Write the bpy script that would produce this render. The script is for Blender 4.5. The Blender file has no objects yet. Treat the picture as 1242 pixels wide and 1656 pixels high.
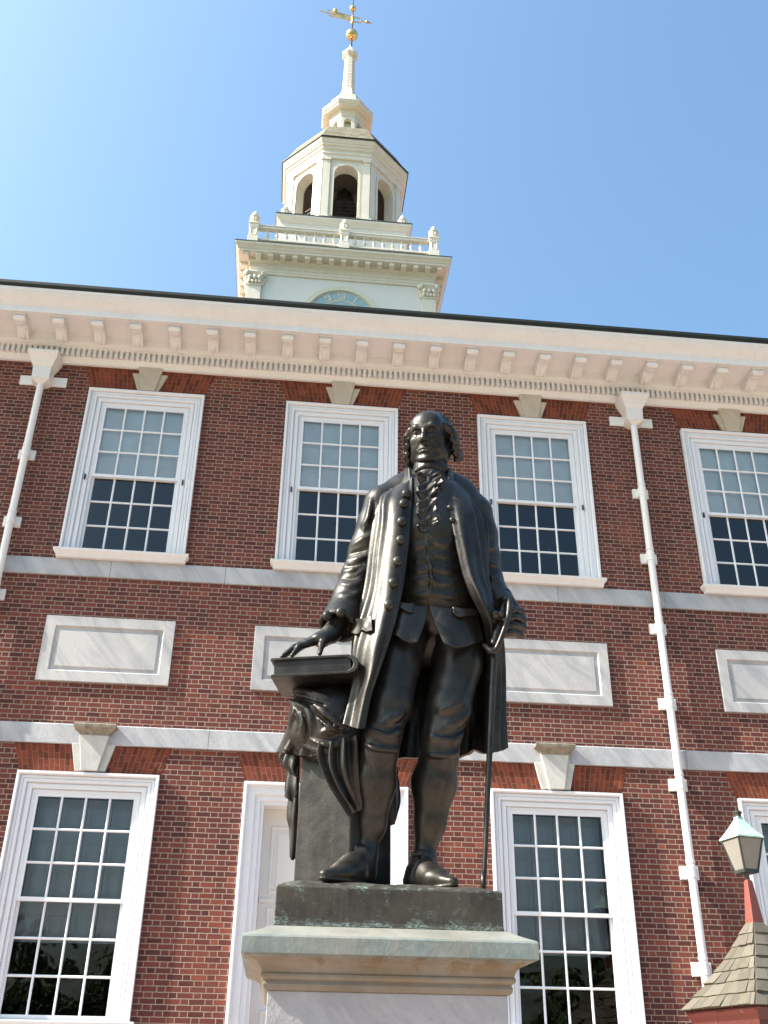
import bpy, bmesh, math, random
import numpy as np
from mathutils import Vector, Matrix
R = math.radians
random.seed(7)
SC = bpy.context.scene
COL = SC.collection

# ------------------------------------------------------------------ camera
FPX, CAM = 1632.57, Vector((-0.63, -15.547, 1.65))
CR = Vector((0.9948719, -0.10023806, 0.01349967))
CU = Vector((-0.06095593, -0.48770686, 0.87087679))
CF = Vector((0.08071111, 0.86723373, 0.49131596))
cd = bpy.data.cameras.new('camera')
cam = bpy.data.objects.new('camera', cd)
COL.objects.link(cam)
cam.matrix_world = Matrix(((CR.x, CU.x, -CF.x, CAM.x), (CR.y, CU.y, -CF.y, CAM.y), (CR.z, CU.z, -CF.z, CAM.z), (0, 0, 0, 1)))
cd.sensor_fit = 'VERTICAL'; cd.sensor_height = 36.0; cd.lens = FPX / 1656 * 36.0
cd.clip_end = 2000
SC.camera = cam

def at(u, v, y):
    """a photograph pixel seen on the vertical plane at depth y -> world point"""
    d = CF + CR * ((u - 621) / FPX) - CU * ((v - 828) / FPX)
    return CAM + d * ((y - CAM.y) / d.y)

# ------------------------------------------------------------------ light
SUN = Vector((-6.1, -1.0, 5.6)).normalized()          # direction towards the sun
w = bpy.data.worlds.new('World'); SC.world = w; w.use_nodes = True
nt = w.node_tree; bg = nt.nodes['Background']
sky = nt.nodes.new('ShaderNodeTexSky'); sky.sky_type = 'NISHITA'; sky.sun_disc = False
sky.sun_elevation = math.asin(SUN.z); sky.sun_rotation = math.atan2(SUN.x, SUN.y)
sky.altitude = 0; sky.air_density = 1.6; sky.dust_density = 6.2; sky.ozone_density = 2.4
bg.inputs['Strength'].default_value = 0.108
wb = nt.nodes.new('ShaderNodeMix'); wb.data_type = 'RGBA'; wb.blend_type = 'MULTIPLY'; wb.inputs[0].default_value = 1.0; wb.inputs[7].default_value = (.76, .955, 1.08, 1)   # cool white balance
nt.links.new(sky.outputs[0], wb.inputs[6]); nt.links.new(wb.outputs[2], bg.inputs[0])
sl = bpy.data.lights.new('sun', 'SUN'); sl.energy = 5.0; sl.angle = R(0.5); sl.color = (1, 0.93, 0.81)
so = bpy.data.objects.new('sun', sl); COL.objects.link(so)
so.rotation_euler = SUN.to_track_quat('Z', 'Y').to_euler(); so.location = (-30, -6, 40)
SC.view_settings.view_transform = 'Standard'; SC.view_settings.look = 'None'
SC.view_settings.exposure = 1.42; SC.view_settings.gamma = 1
SC.cycles.max_bounces = 8; SC.cycles.transparent_max_bounces = 16

# ------------------------------------------------------------------ helpers
def link(o): COL.objects.link(o); return o
def tag(o, label=None, cat=None, group=None, kind=None):
    if label: o['label'] = label
    if cat: o['category'] = cat
    if group: o['group'] = group
    if kind: o['kind'] = kind
    return o
def empty(name, loc):
    o = link(bpy.data.objects.new(name, None)); o.location = loc; o.empty_display_size = .3
    return o
def adopt(o, parent):
    o.parent = parent
    o.matrix_parent_inverse = Matrix.Translation(-Vector(parent.location))
def mesh_obj(name, verts, faces, mat, parent=None, smooth=False, keep=None):
    me = bpy.data.meshes.new(name); me.from_pydata([tuple(v) for v in verts], [], faces)
    if smooth: me.polygons.foreach_set('use_smooth', [True] * len(me.polygons))
    me.materials.append(mat); me.update()
    o = link(bpy.data.objects.new(name, me))
    if parent: adopt(o, parent)
    return o

class MB:
    """collects solids and builds them as ONE mesh object"""
    def __init__(s): s.v = []; s.f = []
    def add(s, vs, fs):
        n = len(s.v); s.v += [tuple(v) for v in vs]; s.f += [[i + n for i in f] for f in fs]
    def box(s, x0, x1, y0, y1, z0, z1):
        s.add([(x, y, z) for x in (x0, x1) for y in (y0, y1) for z in (z0, z1)],
              [(0, 1, 3, 2), (4, 6, 7, 5), (0, 4, 5, 1), (2, 3, 7, 6), (0, 2, 6, 4), (1, 5, 7, 3)])
    def prism(s, poly, axis, a, b):
        """poly of 2-D points extruded along axis 'x' (y,z), 'y' (x,z) or 'z' (x,y) from a to b"""
        n = len(poly)
        def p(q, t): return {'x': (t, q[0], q[1]), 'y': (q[0], t, q[1]), 'z': (q[0], q[1], t)}[axis]
        s.add([p(q, a) for q in poly] + [p(q, b) for q in poly],
              [list(range(n))[::-1], list(range(n, 2 * n))] + [(i, (i + 1) % n, n + (i + 1) % n, n + i) for i in range(n)])
    def rings(s, rs, closed_ends=True, wrap=True):
        n = len(rs[0]); vs = [v for r in rs for v in r]; fs = []
        for i in range(len(rs) - 1):
            for j in range(n if wrap else n - 1):
                k = (j + 1) % n
                fs.append((i * n + j, i * n + k, (i + 1) * n + k, (i + 1) * n + j))
        if closed_ends: fs += [list(range(n))[::-1], list(range((len(rs) - 1) * n, len(rs) * n))]
        s.add(vs, fs)
    def lathe(s, cx, cy, prof, n=16, rot=0.0, sx=1, sy=1):
        s.rings([[(cx + r * sx * math.cos(rot + 2 * math.pi * j / n), cy + r * sy * math.sin(rot + 2 * math.pi * j / n), z) for j in range(n)] for r, z in prof])
    def octa(s, cx, cy, prof):
        """octagon with a flat side to the front; prof = (apothem, z)"""
        k = 1 / math.cos(math.pi / 8)
        s.lathe(cx, cy, [(a * k, z) for a, z in prof], 8, math.pi / 8)
    def tube(s, pts, rad, n=10):
        pts = [Vector(p) for p in pts]; rr = rad if isinstance(rad, (list, tuple)) else [rad] * len(pts)
        rs = []; up = None
        for i, p in enumerate(pts):
            t = (pts[min(i + 1, len(pts) - 1)] - pts[max(i - 1, 0)]).normalized()
            if up is None: up = t.orthogonal().normalized()
            a = (up - t * up.dot(t)).normalized(); up = a; b = t.cross(a)
            rs.append([p + (a * math.cos(2 * math.pi * j / n) + b * math.sin(2 * math.pi * j / n)) * rr[i] for j in range(n)])
        s.rings(rs)
    def frame(s, x0, x1, z0, z1, prof):
        """mitred moulding round a rectangle; prof = (outward offset, y)"""
        rs = [[(x0 - d, y, z0 - d), (x1 + d, y, z0 - d), (x1 + d, y, z1 + d), (x0 - d, y, z1 + d)] for d, y in prof]
        s.rings(rs, closed_ends=False)
    def uframe(s, x0, x1, z0, z1, prof):
        """the same moulding round the two sides and the head only; the legs stand on z0"""
        rs = [[(x0 - d, y, z0), (x0 - d, y, z1 + d), (x1 + d, y, z1 + d), (x1 + d, y, z0)] for d, y in prof]
        s.rings(rs, closed_ends=False, wrap=False)
    def build(s, name, mat, parent=None, smooth=False, bevel=0, auto=None, seg=2):
        o = mesh_obj(name, s.v, s.f, mat, parent, smooth)
        bm = bmesh.new(); bm.from_mesh(o.data); bmesh.ops.recalc_face_normals(bm, faces=bm.faces)
        if auto is not None:
            for f in bm.faces: f.smooth = True
            for e in bm.edges:
                if len(e.link_faces) == 2 and e.calc_face_angle(0) > R(auto): e.smooth = False
        bm.to_mesh(o.data); bm.free()
        if bevel:
            m = o.modifiers.new('edge', 'BEVEL'); m.width = bevel; m.segments = seg; m.limit_method = 'ANGLE'; m.angle_limit = R(40)
            m.harden_normals = False
        return o
def dup(o, dx=0, dy=0, dz=0, parent=None):
    """a copy of a part with copies of its sub-parts (mesh data shared)"""
    c = link(o.copy()); c.location = Vector(o.location) + Vector((dx, dy, dz))
    if parent: c.parent = parent
    for ch in [q for q in list(bpy.data.objects) if q.parent == o]:
        d = link(ch.copy()); d.parent = c
    return c
def under(o, parent):
    """make o a sub-part of a part (both modelled in world space)"""
    o.parent = parent; o.matrix_parent_inverse = Matrix.Identity(4)

# ------------------------------------------------------------------ materials
def mat(name):
    m = bpy.data.materials.new(name); m.use_nodes = True
    return m, m.node_tree, m.node_tree.nodes['Principled BSDF']
class N:
    def __init__(s, nt): s.nt = nt
    def new(s, t, **k):
        n = s.nt.nodes.new(t)
        for a, b in k.items(): setattr(n, a, b)
        return n
    def lnk(s, a, b): s.nt.links.new(a, b)
    def put(s, sock, v):
        if isinstance(v, (int, float)): sock.default_value = v
        elif isinstance(v, tuple): sock.default_value = v
        else: s.lnk(v, sock)
    def m(s, op, a, b=0.0, c=0.0):
        n = s.new('ShaderNodeMath', operation=op)
        for i, v in enumerate((a, b, c)): s.put(n.inputs[i], v)
        return n.outputs[0]
    def vm(s, op, a, b):
        n = s.new('ShaderNodeVectorMath', operation=op); s.put(n.inputs[0], a); s.put(n.inputs[1], b); return n.outputs[0]
    def mix(s, f, a, b, mode='MIX'):
        n = s.new('ShaderNodeMix', data_type='RGBA', blend_type=mode)
        s.put(n.inputs[0], f); s.put(n.inputs[6], a if not isinstance(a, tuple) else (*a[:3], 1)); s.put(n.inputs[7], b if not isinstance(b, tuple) else (*b[:3], 1))
        return n.outputs[2]
    def noise(s, vec, scale, detail=4, rough=.55, dist=0.0, out=0):
        n = s.new('ShaderNodeTexNoise'); s.lnk(vec, n.inputs['Vector'])
        n.inputs['Scale'].default_value = scale; n.inputs['Detail'].default_value = detail
        n.inputs['Roughness'].default_value = rough; n.inputs['Distortion'].default_value = dist
        return n.outputs[out]
    def ramp(s, f, *st):
        n = s.new('ShaderNodeValToRGB'); s.lnk(f, n.inputs[0]); e = n.color_ramp.elements
        while len(e) < len(st): e.new(0.5)
        for el, (p, c) in zip(e, st): el.position = p; el.color = (*c, 1) if len(c) == 3 else c
        return n.outputs[0]
    def fac(s, f, a, b, lo=0.0, hi=1.0):
        n = s.new('ShaderNodeMapRange'); s.put(n.inputs[0], f)
        for i, v in enumerate((a, b, lo, hi)): n.inputs[i + 1].default_value = v
        return n.outputs[0]
    def obj(s): return s.new('ShaderNodeTexCoord').outputs['Object']
    def pos(s): return s.new('ShaderNodeNewGeometry').outputs['Position']
    def bump(s, h, strength, dist, bsdf):
        n = s.new('ShaderNodeBump'); n.inputs['Strength'].default_value = strength; n.inputs['Distance'].default_value = dist
        s.lnk(h, n.inputs['Height']); s.lnk(n.outputs[0], bsdf.inputs['Normal'])
    def sep(s, v):
        n = s.new('ShaderNodeSeparateXYZ'); s.lnk(v, n.inputs[0]); return n.outputs
    def comb(s, x, y, z):
        n = s.new('ShaderNodeCombineXYZ')
        for i, v in enumerate((x, y, z)): s.put(n.inputs[i], v)
        return n.outputs[0]
    def white(s, v, out='Value'):
        n = s.new('ShaderNodeTexWhiteNoise', noise_dimensions='3D'); s.lnk(v, n.inputs['Vector']); return n.outputs[out]

def paint(name, col, rough=.45, dirt=.12, bump=.25, boards=0.0, dirtcol=(.32, .28, .22)):
    m, t, b = mat(name); n = N(t); p = n.pos()
    f = n.fac(n.noise(p, 1.7, 6, .65), .42, .75)
    f2 = n.fac(n.noise(n.vm('MULTIPLY', p, (9, 9, 1.1)), 1.0, 4, .6), .5, .8)
    c = n.mix(n.m('MULTIPLY', n.m('ADD', f, f2), dirt), col, tuple(a * q for a, q in zip(col, (.62, .58, .5))))
    c = n.mix(n.m('MULTIPLY', n.fac(n.noise(p, 14, 3, .7), .62, .74), dirt * 1.4), c, dirtcol)
    n.lnk(c, b.inputs['Base Color']); b.inputs['Roughness'].default_value = rough
    h = n.noise(p, 35, 3, .6)
    if boards:
        z = n.sep(p)[2]; fr = n.m('FRACT', n.m('DIVIDE', z, boards))
        h = n.m('ADD', n.m('MULTIPLY', h, .25), n.m('MULTIPLY', n.m('LESS_THAN', fr, .06), -1.0))
    n.bump(h, bump, .006, b)
    return m

def brick_mat():
    m, t, b = mat('flemish_brick'); n = N(t); p = n.pos()
    warp = n.noise(p, 7.0, 2, .5, out=1)
    pw = n.vm('ADD', p, n.vm('MULTIPLY', n.vm('SUBTRACT', warp, (.5, .5, .5)), (.014, .014, .010)))
    s = n.sep(pw); H, S, Hd, J = .0765, .222, .112, .0105
    P = S + Hd
    v = n.m('DIVIDE', s[2], H); row = n.m('FLOOR', v); fv = n.m('MULTIPLY', n.m('FRACT', v), H)
    odd = n.m('MODULO', n.m('ABSOLUTE', row), 2.0)
    xx = n.m('ADD', n.m('ADD', s[0], s[1]), n.m('ADD', n.m('MULTIPLY', odd, P / 2), 200.0))
    u = n.m('DIVIDE', xx, P); cell = n.m('FLOOR', u); fu = n.m('MULTIPLY', n.m('FRACT', u), P)
    hd = n.m('GREATER_THAN', fu, S)
    lu = n.m('SUBTRACT', fu, n.m('MULTIPLY', hd, S)); L = n.m('ADD', S, n.m('MULTIPLY', hd, Hd - S))
    ex = n.m('MINIMUM', lu, n.m('SUBTRACT', L, lu)); ez = n.m('MINIMUM', fv, n.m('SUBTRACT', H, fv))
    e = n.m('MINIMUM', ex, ez)
    e = n.m('ADD', e, n.m('MULTIPLY', n.m('SUBTRACT', n.noise(p, 60, 2, .6), .5), .004))
    brick = n.fac(e, J * .42, J * .78)
    idv = n.comb(n.m('ADD', n.m('MULTIPLY', cell, 2.0), hd), row, 3.0)
    rnd = n.white(idv); rnd2 = n.white(n.vm('ADD', idv, (17.3, 5.1, 9.7)))
    big = n.noise(p, .55, 6, .68)
    rr = n.m('ADD', n.m('ADD', n.m('MULTIPLY', n.m('SUBTRACT', rnd, .5), .74), .47), n.m('MULTIPLY', n.m('SUBTRACT', big, .5), 1.1))
    bc = n.ramp(rr, (0.0, (.062, .026, .027)), (.22, (.094, .034, .033)), (.5, (.130, .044, .038)), (.8, (.160, .052, .041)), (.97, (.235, .069, .041)))
    bc = n.mix(n.fac(rnd2, .93, 1.0, 0, .35), bc, (.045, .030, .032))
    bc = n.mix(n.fac(n.noise(p, 26, 4, .7), .52, .8, 0, .5), bc, (.09, .04, .033))
    mo = n.mix(n.noise(p, 3, 6, .7), (.225, .16, .13), (.40, .31, .245))
    soot = n.fac(n.noise(n.vm('MULTIPLY', p, (1, 1, .35)), .7, 5, .65), .48, .74, 0, .42)
    c = n.mix(brick, mo, bc)
    rep = n.fac(n.noise(n.vm('ADD', p, (40.0, 0.0, 9.0)), .8, 3, .5), .60, .66, 0, .30)
    c = n.mix(rep, c, n.mix(.6, c, (.27, .10, .06)))
    c = n.mix(n.fac(n.noise(n.vm('MULTIPLY', p, (2.2, 1, .25)), 1.0, 5, .7), .62, .80, 0, .12), c, (.33, .26, .21))
    c = n.mix(soot, c, n.mix(.5, c, (.05, .03, .03)))
    n.lnk(c, b.inputs['Base Color']); b.inputs['Roughness'].default_value = .9; b.inputs['Specular IOR Level'].default_value = .12
    h = n.m('ADD', brick, n.m('MULTIPLY', n.noise(p, 45, 4, .7), .5))
    h = n.m('ADD', h, n.m('MULTIPLY', rnd2, .35))
    n.bump(h, .8, .008, b)
    return m

def arch_mat():
    """gauged red brick of a flat arch, joints fanning out; the object's origin is the fan's centre line at wall level"""
    m, t, b = mat('gauged_arch_brick'); n = N(t); o = n.obj(); s = n.sep(o); p = n.pos()
    ang = n.m('DIVIDE', s[0], n.m('ADD', s[2], 3.2))
    u = n.m('DIVIDE', ang, .0235); cell = n.m('FLOOR', u); fu = n.m('FRACT', u)
    e = n.m('MINIMUM', fu, n.m('SUBTRACT', 1.0, fu))
    v = n.m('ADD', n.m('DIVIDE', s[2], .2), n.m('MULTIPLY', n.m('MODULO', n.m('ABSOLUTE', cell), 2.0), .5)); fv = n.m('FRACT', v)
    ev = n.m('MINIMUM', fv, n.m('SUBTRACT', 1.0, fv))
    joint = n.m('MINIMUM', n.fac(e, .04, .10), n.fac(ev, .012, .03))
    rnd = n.white(n.comb(cell, n.m('FLOOR', v), n.m('ADD', n.new('ShaderNodeObjectInfo').outputs['Random'], 2.0)))
    c = n.ramp(rnd, (0, (.110, .031, .020)), (.5, (.160, .043, .025)), (1, (.22, .058, .031)))
    c = n.mix(n.fac(n.noise(p, 4, 6, .72), .46, .72, 0, .75), c, (.060, .024, .020))
    c = n.mix(joint, (.20, .10, .07), c)
    n.lnk(c, b.inputs['Base Color']); b.inputs['Roughness'].default_value = .85; b.inputs['Specular IOR Level'].default_value = .12
    n.bump(n.m('ADD', joint, n.m('MULTIPLY', n.noise(p, 40, 3, .6), .4)), .5, .005, b)
    return m

def marble(name, base=(.50, .50, .515), vein=(.21, .225, .26), stain=(.30, .25, .17), amt=.75, veins=2.6, stains=.35, joints=0.0):
    m, t, b = mat(name); n = N(t); p = n.pos()
    r = n.new('ShaderNodeObjectInfo').outputs['Random']
    q = n.vm('ADD', p, n.comb(n.m('MULTIPLY', r, 31.0), 0.0, n.m('MULTIPLY', r, 17.0)))
    rot = n.new('ShaderNodeVectorRotate', rotation_type='Y_AXIS'); n.lnk(q, rot.inputs[0]); rot.inputs['Angle'].default_value = R(38)
    st = n.vm('MULTIPLY', rot.outputs[0], (1, 1, .22))
    f = n.fac(n.noise(st, veins, 8, .66, 1.4), .42, .72)
    c = n.mix(n.m('MULTIPLY', f, amt), base, vein)
    f2 = n.fac(n.noise(rot.outputs[0], .9, 5, .6, .6), .5, .75)
    c = n.mix(n.m('MULTIPLY', f2, amt * .6), c, vein)
    c = n.mix(n.m('MULTIPLY', n.fac(n.noise(q, 1.6, 6, .7), .55, .8), stains), c, stain)
    c = n.mix(n.fac(n.noise(q, 22, 3, .7), .66, .74, 0, .35), c, (.2, .19, .18))
    if joints:
        x = n.sep(p)[0]; fr = n.m('ABSOLUTE', n.m('SUBTRACT', n.m('FRACT', n.m('DIVIDE', n.m('ADD', x, 50.3), joints)), .5))
        c = n.mix(n.m('MULTIPLY', n.white(n.comb(n.m('FLOOR', n.m('ADD', n.m('DIVIDE', n.m('ADD', x, 50.3), joints), .5)), 3.0, 1.0)), .35), c, vein)
        c = n.mix(n.m('LESS_THAN', fr, .0026), c, (.16, .14, .12))
    n.lnk(c, b.inputs['Base Color']); b.inputs['Roughness'].default_value = .62
    h = n.m('ADD', n.noise(st, 9, 6, .7), n.m('MULTIPLY', n.noise(q, 30, 4, .7), .6))
    n.bump(h, .55, .012, b)
    return m

def simple(name, col, rough=.5, metal=0.0, var=.25, scale=6, bump=.15):
    m, t, b = mat(name); n = N(t); p = n.pos()
    f = n.fac(n.noise(p, scale, 6, .65), .35, .7)
    c = n.mix(f, tuple(a * (1 - var) for a in col), tuple(min(1, a * (1 + var)) for a in col))
    n.lnk(c, b.inputs['Base Color']); b.inputs['Roughness'].default_value = rough; b.inputs['Metallic'].default_value = metal
    if bump: n.bump(n.noise(p, scale * 6, 4, .6), bump, .005, b)
    return m

def glass_mat():
    m = bpy.data.materials.new('old_window_glass'); m.use_nodes = True; t = m.node_tree; n = N(t)
    t.nodes.remove(t.nodes['Principled BSDF']); out = t.nodes['Material Output']
    tr = n.new('ShaderNodeBsdfTransparent'); tr.inputs[0].default_value = (.97, .98, .98, 1)
    gl = n.new('ShaderNodeBsdfGlossy'); gl.inputs['Roughness'].default_value = .02; gl.inputs[0].default_value = (1, 1, 1, 1)
    fr = n.new('ShaderNodeFresnel'); fr.inputs[0].default_value = 1.62
    bm = n.new('ShaderNodeBump'); bm.inputs['Strength'].default_value = .22; bm.inputs['Distance'].default_value = .02
    n.lnk(n.noise(n.pos(), 3.5, 2, .5), bm.inputs['Height']); n.lnk(bm.outputs[0], gl.inputs['Normal'])
    mx = n.new('ShaderNodeMixShader'); n.lnk(n.m('MULTIPLY', fr.outputs[0], 1.05), mx.inputs[0]); n.lnk(tr.outputs[0], mx.inputs[1]); n.lnk(gl.outputs[0], mx.inputs[2])
    n.lnk(mx.outputs[0], out.inputs[0])
    return m

def bronze_mat(name, base=(.017, .0158, .0142), hi=(.052, .046, .040), green=0.0, rough=.365):
    m, t, b = mat(name); n = N(t); p = n.pos()
    f = n.fac(n.noise(p, 5, 7, .68), .35, .72)
    c = n.mix(f, base, hi)
    st = n.fac(n.noise(n.vm('MULTIPLY', p, (26, 26, 2.2)), 1, 4, .65), .52, .78)
    c = n.mix(n.m('MULTIPLY', st, .35), c, tuple(x * 1.5 for x in hi))
    c = n.mix(n.fac(n.noise(p, 34, 4, .7), .58, .8, 0, .5), c, tuple(x * .5 for x in base))
    rain = n.m('MULTIPLY', n.fac(n.noise(n.vm('MULTIPLY', p, (38, 38, 1.6)), 1, 5, .7), .60, .72, 0, .5), n.fac(n.noise(p, 3.2, 4, .6), .45, .65))
    c = n.mix(rain, c, (.135, .135, .105))
    c = n.mix(n.fac(n.noise(n.vm('MULTIPLY', p, (1, 1, .5)), 150, 2, .5), .70, .76, 0, .45), c, (.19, .175, .14))
    if green:
        g = n.noise(p, 13, 8, .74, .4); z = n.sep(p)[2]
        low = n.fac(z, 2.25, 2.205, 0, .22); hi_ = n.fac(z, 2.33, 2.372, 0, .10)
        gf = n.fac(n.m('ADD', g, n.m('ADD', low, hi_)), .56, .70, 0, green)
        gf = n.m('MULTIPLY', gf, n.fac(n.noise(n.vm('MULTIPLY', p, (1, 1, 3)), 55, 5, .75), .46, .60))
        c = n.mix(gf, c, (.20, .27, .24))
        mg = n.m('SUBTRACT', .55, n.m('MULTIPLY', gf, .55)); n.lnk(mg, b.inputs['Metallic'])
    else: b.inputs['Metallic'].default_value = .62
    n.lnk(c, b.inputs['Base Color'])
    n.lnk(n.fac(n.noise(p, 11, 5, .6), .3, .75, rough - .07, rough + .16), b.inputs['Roughness'])
    n.bump(n.m('ADD', n.noise(p, 24, 4, .6), n.m('MULTIPLY', n.noise(p, 110, 3, .6), .3)), .22, .006, b)
    return m

M = dict(
    brick=brick_mat(), arch=arch_mat(), marble=marble('facade_marble', joints=1.9), panel=marble('panel_marble', (.47, .46, .46), amt=.8),
    key=marble('keystone_marble', (.52, .51, .47), amt=.5, stains=.45), upkey=marble('weathered_keystone_marble', (.50, .425, .345), vein=(.30, .27, .22), amt=.5, stains=.8, stain=(.40, .27, .13)),
    white=paint('white_paint', (.68, .695, .74), dirt=.09), trim=paint('cornice_paint', (.68, .67, .675), dirt=.16), tower=paint('tower_paint', (.72, .695, .66), dirt=.10, boards=.19),
    towertrim=paint('tower_trim_paint', (.71, .655, .565), dirt=.2), door=paint('door_paint', (.68, .67, .65), dirt=.04), pipe=paint('pipe_paint', (.72, .71, .71), dirt=.06),
    glass=glass_mat(), shutter=paint('shutter_paint', (.20, .245, .295), dirt=.1), blind=simple('linen_blind', (.80, .85, .92), .9, var=.06, scale=3),
    dark=simple('dark_interior', (.012, .012, .014), .9), roofcopper=simple('dark_copper_gutter', (.008, .011, .007), .6, .2, var=.4), lead=simple('roof_lead', (.06, .065, .06), .6),
    gold=simple('gilding', (.78, .57, .24), .25, 1.0, var=.12, bump=0), blue=simple('clock_blue', (.29, .42, .47), .5, var=.1), cream=paint('clock_cream', (.66, .62, .50), dirt=.06),
    iron=simple('black_iron', (.02, .02, .022), .5, .4), bell=bronze_mat('bell_bronze'), plank=simple('belfry_boards', (.10, .085, .07), .85),
    bronze=bronze_mat('statue_bronze'), plinth=bronze_mat('plinth_bronze', (.040, .034, .028), (.085, .075, .06), green=.85, rough=.5),
    red=paint('red_box_paint', (.085, .020, .016), dirt=.2, bump=.4),
)
# ------------------------------------------------------------------ ground
def ground_mat():
    m, t, b = mat('brick_paving'); n = N(t); p = n.pos()
    br = n.new('ShaderNodeTexBrick'); n.lnk(p, br.inputs['Vector'])
    br.inputs['Color1'].default_value = (.30, .16, .11, 1); br.inputs['Color2'].default_value = (.22, .11, .08, 1); br.inputs['Mortar'].default_value = (.3, .27, .23, 1)
    br.inputs['Scale'].default_value = 4.5; br.inputs['Mortar Size'].default_value = .012
    s = n.sep(p); far = n.fac(s[1], -24.0, -25.0)
    c = n.mix(far, br.outputs['Color'], n.mix(n.noise(p, 1.5, 5, .6), (.06, .09, .03), (.10, .12, .05)))
    path = n.m('MULTIPLY', n.fac(s[1], -2.0, -3.5), n.fac(s[1], -24.0, -23.0))
    c = n.mix(n.m('MULTIPLY', path, .8), c, (.43, .34, .285))
    n.lnk(c, b.inputs['Base Color']); b.inputs['Roughness'].default_value = .9
    return m
tag(mesh_obj('ground', [(-900, -900, 0), (900, -900, 0), (900, 900, 0), (-900, 900, 0)], [(0, 1, 2, 3)], ground_mat()), kind='structure')

# ------------------------------------------------------------------ the hall
hall = empty('brick_hall', (0, 0, 0))
tag(hall, 'long red brick hall with white sash windows, marble belts and bracketed white cornice', 'building')
HX = 16.9
# bays: x of upper window, x of lower window; door in bay 0
UP = [-11.17, -7.57, -3.6, 0.0, 3.6, 7.56, 11.17]
LO = [-11.17, -7.57, -3.57, 3.58, 7.55, 11.17]
UZ0, UZ1, UW = 9.34, 12.66, 1.02
LZ0, LZ1, LW = 2.30, 5.625, 1.03
DW, DZ1 = 1.25, 5.625
holes = [(x - UW + .02, x + UW - .02, UZ0, UZ1 - .02) for x in UP] + [(x - LW + .02, x + LW - .02, LZ0, LZ1 - .02) for x in LO] + [(-DW + .02, DW - .02, .3, DZ1 - .02)]
WT = .42
def wall_with_holes():
    zs = sorted({0.0, 13.3} | {h[2] for h in holes} | {h[3] for h in holes})
    mb = MB(); xs_all = sorted({-HX, HX} | {h[0] for h in holes} | {h[1] for h in holes})
    vid = {}; fs = []; vs = []
    def v(x, y, z):
        k = (round(x, 4), y, round(z, 4))
        if k not in vid: vid[k] = len(vs); vs.append(k)
        return vid[k]
    for i in range(len(xs_all) - 1):
        for j in range(len(zs) - 1):
            x0, x1, z0, z1 = xs_all[i], xs_all[i + 1], zs[j], zs[j + 1]
            xm, zm = (x0 + x1) / 2, (z0 + z1) / 2
            if any(h[0] < xm < h[1] and h[2] < zm < h[3] for h in holes): continue
            fs.append((v(x0, 0.0, z0), v(x1, 0.0, z0), v(x1, 0.0, z1), v(x0, 0.0, z1)))
            fs.append((v(x0, WT, z0), v(x0, WT, z1), v(x1, WT, z1), v(x1, WT, z0)))
    for h in holes:
        a = [(h[0], h[2]), (h[1], h[2]), (h[1], h[3]), (h[0], h[3])]
        for k in range(4):
            p, q = a[k], a[(k + 1) % 4]
            fs.append((v(p[0], 0.0, p[1]), v(p[0], WT, p[1]), v(q[0], WT, q[1]), v(q[0], 0.0, q[1])))
    mb.add(vs, fs)
    # side and back walls
    mb.box(-HX, -HX + .4, WT, 13.7, 0, 13.3); mb.box(HX - .4, HX, WT, 13.7, 0, 13.3); mb.box(-HX + .4, HX - .4, 13.3, 13.7, 0, 13.3)
    return mb
wall = wall_with_holes().build('wall', M['brick'], hall)
mb = MB(); mb.box(-HX + .45, HX - .45, WT + .02, 13.2, 7.6, 7.9); mb.box(-HX + .45, HX - .45, WT + .02, 13.2, 13.0, 13.28); mb.box(-HX + .45, HX - .45, 3.4, 3.5, .1, 7.5); mb.box(-HX + .45, HX - .45, 3.4, 3.5, 7.95, 12.9)
mb.build('interior_partition', M['dark'], hall)
mb = MB(); mb.prism([(-.9, 14.10), (-1.0, 14.17), (7.0, 18.9), (14.6, 14.2), (14.6, 14.1), (7, 14.1)], 'x', -HX - 1, HX + 1); mb.build('roof', M['lead'], hall)

# belts
def belt(name, z0, z1, y, top=.0):
    mb = MB(); mb.prism([(0.1, z0), (y, z0), (y, z1 - .012), (y + .012, z1), (.1, z1 + top)], 'x', -HX - .05, HX + .05)
    return mb.build(name, M['marble'], hall, bevel=.006)
belt('string_course', 6.06, 6.37, -.045, .02)
belt('sill_course', 8.88, 9.19, -.03)

# flat arches and keystones
def arch(xc, z0, z1, hb, ht, y):
    mb = MB(); mb.prism([(-hb, 0), (hb, 0), (ht, z1 - z0), (-ht, z1 - z0)], 'y', y, .1)
    o = mb.build('flat_arch', M['arch'], hall); o.location = (xc, 0, z0); o.matrix_parent_inverse = Matrix.Identity(4)
    return o
for i, x in enumerate(UP): arch(x, 12.664, 13.16, 1.02, 1.20, -.004)
for i, x in enumerate(LO + [0.0]): arch(x, 5.629, 6.058, 1.04 if x else 1.26, 1.18 if x else 1.40, -.004)
mb = MB(); mb.box(-HX, HX, -.02, .1, 13.162, 13.28)
fr = mb.build('frieze_band', simple('red_frieze_band', (.20, .050, .028), .8, var=.3, scale=5, bump=.4), hall)

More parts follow.
